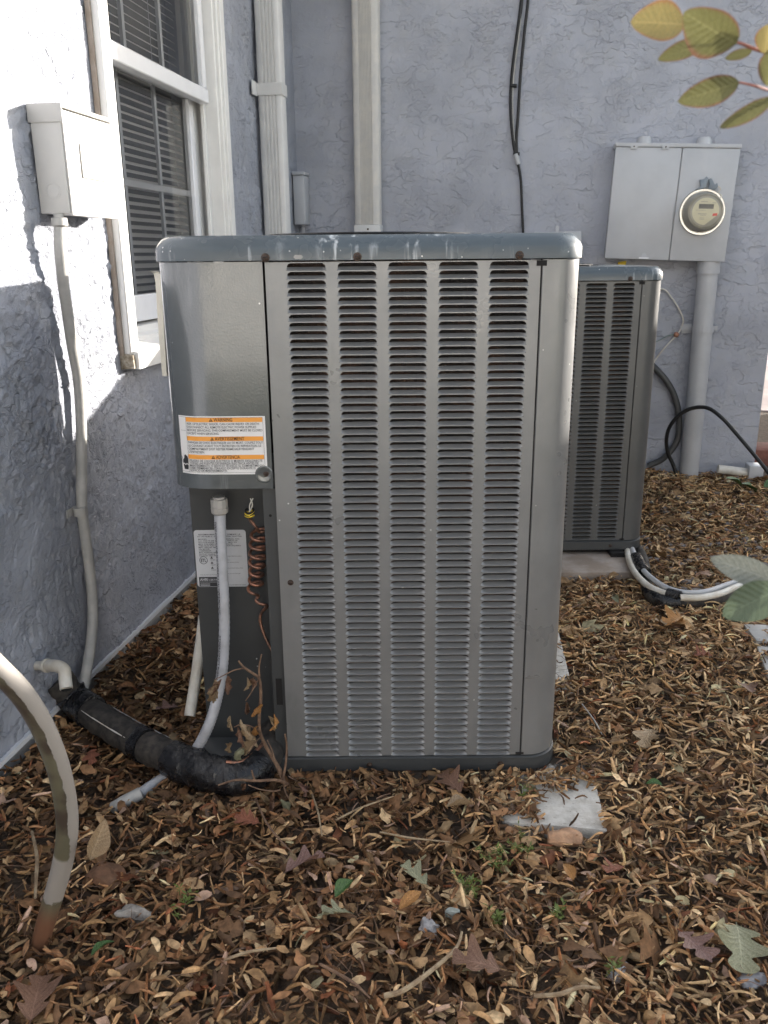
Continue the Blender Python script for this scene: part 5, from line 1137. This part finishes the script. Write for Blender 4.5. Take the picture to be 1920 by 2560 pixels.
# ---------------------------------------------------------------- dead weed before the near unit
dp = root('dead_plant', 'dead brown leafless weed with brittle twigs at the near unit front left corner', 'dead plant', tuple(atZ(706, 1960, .0)))
def dtube(L, r, mat=M_TWIG): return tube('stem', [atY(x, y, Y) for x, y, Y in L], r, mat, dp, 7, 5)
Yd = 1.47
dtube([(712, 1965, Yd-.01), (702, 1930, Yd-.01), (682, 1895, Yd), (662, 1860, Yd), (650, 1830, Yd), (648, 1790, Yd), (652, 1745, Yd), (650, 1705, Yd), (644, 1690, Yd)], [.0042, .0040, .0034, .0032, .0028])
dtube([(646, 1692, Yd), (630, 1682, Yd), (612, 1670, Yd), (602, 1660, Yd), (596, 1652, Yd)], [.0028, .0024, .0018]); dtube([(612, 1670, Yd), (585, 1676, Yd), (560, 1688, Yd-.01), (535, 1700, Yd-.02)], [.0016, .0012, .0008])
dtube([(648, 1692, Yd), (648, 1665, Yd), (654, 1636, Yd)], [.0022, .0018, .0014]); dtube([(645, 1700, Yd), (632, 1725, Yd-.01), (614, 1752, Yd-.01)], [.0012, .0010, .0008])
dtube([(650, 1828, Yd), (625, 1815, Yd-.01), (600, 1812, Yd-.01), (585, 1818, Yd-.02)], [.0018, .0014, .0008]); dtube([(655, 1840, Yd), (640, 1855, Yd-.02), (620, 1885, Yd-.03)], [.0014, .001, .0007])
dtube([(706, 1955, Yd-.02), (714, 1910, Yd-.01), (717, 1865, Yd), (712, 1835, Yd)], [.0026, .0022, .0018]); dtube([(704, 1950, Yd-.02), (690, 1915, Yd-.03), (682, 1880, Yd-.02), (668, 1850, Yd-.01)], [.0014, .0012, .001])
dtube([(720, 1960, Yd-.03), (690, 1950, Yd-.05), (640, 1952, Yd-.06), (590, 1950, Yd-.08), (545, 1963, Yd-.09)], [.0030, .0028, .0024, .0014]); dtube([(637, 1952, Yd-.06), (632, 1936, Yd-.06), (629, 1926, Yd-.06)], [.0022, .0016])
dtube([(700, 1975, Yd-.05), (680, 1978, Yd-.06), (645, 1972, Yd-.07), (620, 1962, Yd-.07)], [.0016, .0012, .001]); dtube([(710, 1968, Yd-.03), (718, 1990, Yd-.05), (735, 2010, Yd-.07)], [.0018, .0012])
def crumple(x, y, Y, L, mi, seed, ax=0):
    r = random.Random(seed); nu_, nv_ = 9, 7; V = []; cu = r.uniform(3.2, 5.5)*r.choice((-1, 1)); be = r.uniform(-.7, .7); pz = r.uniform(0, 6)
    for i in range(nu_):
        t = i/(nu_-1); w_ = .30*math.sin(math.pi*min(.97, max(.04, t)))**.7+.02
        for j in range(nv_):
            a = (j/(nv_-1)-.5)*cu*(.7+.6*t); R_ = w_/abs(cu)*2.0; k_ = 1+.35*math.sin(5*t*3+j*1.3+pz)
            V.append((R_*math.sin(a)*k_, t+.03*math.sin(j*2+pz), R_*(1-math.cos(a))*k_+be*(t-t*t)+.03*math.sin(7*t+j)))
    me = meshfrom('withered_leaf', V, [(i*nv_+j, i*nv_+j+1, (i+1)*nv_+j+1, (i+1)*nv_+j) for i in range(nu_-1) for j in range(nv_-1)]); me.polygons.foreach_set('use_smooth', [True]*len(me.polygons))
    at_ = me.attributes.new('luv', 'FLOAT_VECTOR', 'POINT'); at_.data.foreach_set('vector', [v for i in range(nu_) for j in range(nv_) for v in (.15+j/(nv_-1)*.6, i/nu_, 0)])
    o = link('withered_leaf', me, M_OAK[mi]); p = atY(x, y, Y); o.parent = dp; o.matrix_parent_inverse = Matrix.Translation(-Vector(dp.location)); o.location = tuple(p); o.scale = (L,)*3; o.rotation_euler = (math.radians(-90+r.uniform(-30, 30)), r.uniform(-.8, .8), r.uniform(0, 6.28))
for i, (x, y, L, mi) in enumerate([(540, 1700, .050, 1), (553, 1698, .046, 0), (570, 1690, .036, 0), (625, 1700, .040, 0), (618, 1695, .034, 1), (617, 1755, .04, 0), (600, 1800, .036, 1), (640, 1820, .045, 6), (604, 1815, .055, 1), (596, 1820, .045, 0), (672, 1790, .042, 1), (684, 1785, .034, 6), (580, 1860, .04, 1), (610, 1870, .045, 4), (655, 1760, .032, 6), (650, 1980, .045, 1), (680, 1985, .04, 0), (725, 1985, .04, 1), (612, 1960, .04, 0), (745, 1960, .045, 2), (575, 1790, .03, 1), (640, 1850, .05, 1), (700, 2000, .045, 4)]):
    crumple(x, y, (Yd if y < 1900 else Yd-.06)-random.uniform(0, .02), L, mi, 100+i)

# weeds
def weed(x, y, n, hgt, lab_, seed, spread=.05):
    r = random.Random(seed); p = atZ(x, y, 0); g0 = float(gheight(np.array([p[0]]), np.array([p[1]]))[0]); p = atZ(x, y, g0+.01)
    wd_ = root('weed', lab_, 'weed', tuple(p), 'small green weeds in the leaves')
    st = MB(); lf = MB()
    for i in range(n):
        a = r.uniform(0, 6.28); L = hgt*r.uniform(.5, 1.1); tip = p+np.array([math.cos(a)*spread*r.random(), math.sin(a)*spread*r.random(), L]); b0 = p+np.array([r.gauss(0, spread*.35), r.gauss(0, spread*.35), 0])
        Pt = [b0+(tip-b0)*t+np.array([0, 0, .2*L*math.sin(t*3)]) for t in (0, .3, .6, 1)]; V, Fc = tube_vf(Pt, [.0008, .0007, .0004], 4, False); st.add(V, Fc)
        for k in range(9):
            t = r.uniform(.2, 1); c = Pt[0]+(Pt[3]-Pt[0])*t+np.array([0, 0, .2*L*math.sin(t*3)]); an = r.uniform(0, 6.28); l_ = r.uniform(.006, .013); d = np.array([math.cos(an), math.sin(an), r.uniform(-.1, .7)]); sd = np.array([-d[1], d[0], 0])*l_*.16
            lf.add([c, c+d*l_*.5+sd, c+d*l_, c+d*l_*.5-sd], [(0, 1, 2, 3)])
    st.build('stem', M_GREEN, wd_); lf.build('foliage', M_GREEN, wd_)
weed(1225, 2165, 9, .035, 'green weed clump in the lower centre of the litter, just below the slab', 1, .05); weed(1170, 2230, 7, .03, 'yellow green sprig left of the central weed clump', 2, .04); weed(1310, 2010, 6, .035, 'tiny yellow green sprig beside the slab', 3, .03)
weed(1240, 2310, 6, .025, 'small weed tuft below the central clump', 4, .03); weed(465, 2275, 6, .03, 'faint green weed in the lower left litter', 5, .035); weed(1385, 2300, 6, .025, 'small weed tuft right of the central clumps', 6, .03); weed(1535, 2440, 5, .03, 'little green sprout by the grey stone at the bottom', 7, .02); weed(1300, 2130, 8, .03, 'sparse weed tuft between the slab and the central clump', 8, .05)
def broadplant(x, y, lab_, seed, pts):
    r = random.Random(seed); p = atZ(x, y, .03); bp = root('seedling', lab_, 'plant', tuple(p), 'leafy seedlings near the rear wall')
    for (lx, ly, L) in pts:
        q_ = p+np.array([(lx-x)*.0019, r.uniform(-.03, .03), (y-ly)*.0019]); tube('stem', [p, (p+q_)/2+np.array([0, 0, .01]), q_], .0014, M_GREEN, bp, 5)
        me = leafmesh('leaf', oval_outline(.34, .6), 10, .5, .3, .2, r, .1, .03); o = link('leaf', me, M_OAK[5]); o.parent = bp; o.matrix_parent_inverse = Matrix.Translation(-Vector(bp.location)); o.location = tuple(q_-np.array([L*.3, 0, 0])); o.scale = (L,)*3; o.rotation_euler = (math.radians(r.uniform(15, 50)), 0, r.uniform(-1.8, 1.8))
broadplant(1815, 1190, 'dark green leafy seedling at the foot of the rear wall near the white pipe', 1, [(1775, 1145, .05), (1800, 1160, .055), (1830, 1155, .05), (1785, 1185, .05), (1760, 1160, .04)])
broadplant(1895, 1240, 'green ground plant at the right edge by the black drain pipe', 2, [(1880, 1225, .09), (1905, 1235, .085), (1925, 1228, .08), (1890, 1245, .07), (1915, 1250, .07)])

# ---------------------------------------------------------------- foreground shrub
shb = root('shrub', 'blurred shrub branches with oval yellow green leaves reaching in from the right', 'shrub', (.82, .62, -.02))
def toshrub(o): o.parent = shb; o.matrix_parent_inverse = Matrix.Translation(-Vector(shb.location)); return o
def fgleaf(base, tip, wpx, Y, mat, seed, tiltd=.0):
    r = random.Random(seed); b = atY(*base, Y); t = atY(*tip, Y+tiltd); L = np.linalg.norm(t-b); yv = (t-b)/L; vz = (CP-b); vz /= np.linalg.norm(vz); xv = np.cross(yv, vz); xv /= np.linalg.norm(xv); zv = np.cross(xv, yv)
    tl = math.radians(r.uniform(-25, 25)); xv, zv = xv*math.cos(tl)+zv*math.sin(tl), -xv*math.sin(tl)+zv*math.cos(tl)
    wr = wpx/2/math.hypot(tip[0]-base[0], tip[1]-base[1])
    me = leafmesh('leaf', oval_outline(wr/math.cos(tl), .62), 20, .5, r.uniform(-.15, .15), .12, r, 0, .01); o = link('leaf', me, mat)
    toshrub(o); o.matrix_basis = Matrix(((xv[0]*L, yv[0]*L, zv[0]*L, b[0]), (xv[1]*L, yv[1]*L, zv[1]*L, b[1]), (xv[2]*L, yv[2]*L, zv[2]*L, b[2]), (0, 0, 0, 1)))
FG = [((1712, 62), (1576, 55), 88, .60, 1, 1), ((1842, 108), (1710, 30), 108, .58, 0, 2), ((1765, 104), (1644, 150), 46, .60, 0, 3), ((1880, 127), (1812, 147), 26, .62, 0, 4), ((1848, 206), (1694, 254), 70, .585, 0, 5), ((1935, 245), (1798, 320), 44, .57, 0, 6), ((1922, 60), (1912, 135), 60, .60, 1, 7), ((1935, 120), (1918, 215), 60, .60, 0, 8),
      ((1945, 1455), (1775, 1395), 66, .60, 3, 9), ((1955, 1470), (1806, 1540), 98, .58, 2, 10), ((1990, 300), (1940, 420), 60, .6, 0, 11), ((2000, 1350), (2100, 1300), 80, .6, 2, 12), ((2000, 150), (2080, 60), 80, .6, 0, 13), ((2010, 900), (2120, 840), 90, .6, 0, 14), ((2020, 700), (2100, 800), 90, .6, 0, 15)]
for b_, t_, wpx, Y, mi, sd in FG: fgleaf(b_, t_, wpx, Y, [M_FGLEAF, M_FGLEAF2, M_FGLEAF3, M_FGLEAF4][mi], sd)
def fstem(L, r): toshrub(tube('stem', [atY(x, y, Y) for x, y, Y in L], r, M_FGSTEM, None, 8, 6))
fstem([(1712, 60, .60), (1765, 100, .60), (1842, 106, .59), (1880, 120, .60), (1925, 135, .61), (1990, 170, .62), (2060, 260, .63)], [.0006, .0009, .0014, .0018]); fstem([(1848, 206, .585), (1885, 214, .59), (1925, 226, .6), (2000, 240, .62), (2060, 262, .63)], [.0007, .001, .0014]); fstem([(1935, 245, .57), (1990, 262, .6), (2060, 290, .63)], [.0008, .0014])
fstem([(1945, 1455, .60), (2000, 1440, .61), (2080, 1400, .63)], [.0008, .0016]); fstem([(1955, 1470, .58), (2010, 1450, .6), (2080, 1402, .63)], [.0008, .0014])
fstem([(2060, 260, .63), (2100, 700, .64), (2110, 1100, .66), (2080, 1402, .63), (2060, 1900, .66)], [.003, .004, .005, .006]); tr_ = toshrub(tube('stem', [atY(2060, 1900, .66), np.array([.62, .64, .2]), np.array([.75, .62, .06]), np.array([.82, .62, -.03])], [.006, .008, .010], M_TWIG, None, 8))

# unseen body of the shrub, added right of the camera to darken the foreground
rb = random.Random(77); sme = None
for k_ in range(230):
    c_ = np.array([.98+rb.gauss(0, .26), .22+rb.gauss(0, .30), .95+rb.gauss(0, .42)])
    if c_[0] < .50+.12*c_[1] or c_[2] < .1: continue
    if sme is None: sme = leafmesh('leaf', oval_outline(.27, .62), 10, .4, .15, .15, rb, 0, .01)
    o = link('leaf', sme, M_FGLEAF3) if k_ == 0 else bpy.data.objects.new('leaf', sme)
    if k_: COL.objects.link(o)
    toshrub(o); o.location = tuple(c_); o.scale = (rb.uniform(.045, .075),)*3; o.rotation_euler = (rb.uniform(-.9, .9), rb.uniform(-.9, .9), rb.uniform(0, 6.28))
for k_ in range(7):
    a = rb.uniform(0, 6.28); toshrub(tube('stem', [np.array([.85, .50, -.02]), np.array([.95+.05*math.cos(a), .35, .4]), np.array([1.0+.3*math.cos(a), .2+.3*math.sin(a), 1.0+.2*rb.random()])], [.008, .006, .002], M_TWIG, None, 6))

# ---------------------------------------------------------------- the yard beyond: unseen fence added to cut the low sun
fn = root('sun_block_fence', 'weathered board fence added out of view on the right to cut the low sun', 'fence', tuple(B(4.1, 1, 0)))
M_FENCE = plain('fence_wood', (.26, .21, .16), .85, .3, 8, .001, 60)
pme = None
for i in range(50):
    b0 = .5+i*.152
    if pme is None: e = MB(); e.bbox(4.1, 4.12, b0, b0+.1515, -.03, 1.80); o = e.build('plank', M_FENCE, fn); pme = o
    else: o = pme.copy(); COL.objects.link(o); o.location = tuple(UV*.152*i+np.array([0, 0, random.uniform(-.004, .004)]))
for z in (.3, 1.4): e = MB(); e.bbox(4.121, 4.16, .5, 8.1, z, z+.09); e.build('rail', M_FENCE, fn)

nh = root('reflector_house', 'pale sided house added out of view behind the camera as reflector and fill', 'house', (0, -5.2, 0))  # unseen house added to bounce sunlight and show in reflections
M_SIDE = plain('siding', (.74, .74, .735), .7, .05, 4); M_ROOF = plain('roof_shingle', (.10, .095, .09), .9, .3, 30)
e = MB(); V = []
for k_ in range(13): V += [(-6, -5.2+.012, k_*.2), (7, -5.2+.012, k_*.2), (-6, -5.2-.006, k_*.2+.2), (7, -5.2-.006, k_*.2+.2)]
e.add(V, [(4*k_+1, 4*k_, 4*k_+2, 4*k_+3) for k_ in range(13)]); e.build('siding', M_SIDE, nh)
e = MB(); e.box(-6, 7, -9, -5.215, 0, 2.6); e.build('wall', M_SIDE, nh)
e = MB(); e.add([(-6.4, -4.8, 2.62), (7.4, -4.8, 2.62), (7.4, -7.1, 4.0), (-6.4, -7.1, 4.0), (7.4, -9.4, 2.62), (-6.4, -9.4, 2.62)], [(0, 1, 2, 3), (3, 2, 4, 5), (0, 5, 4, 1), (1, 4, 2), (0, 3, 5)]); e.build('roof', M_ROOF, nh)
for x_ in (-2.2, 2.6): e = MB(); e.box(x_-.5, x_+.5, -5.19, -5.17, 1.0, 2.1); f_ = e.build('window', M_TRIM, nh); e = MB(); e.box(x_-.42, x_+.42, -5.169, -5.165, 1.08, 2.02); e.build('pane', M_DARK, f_)
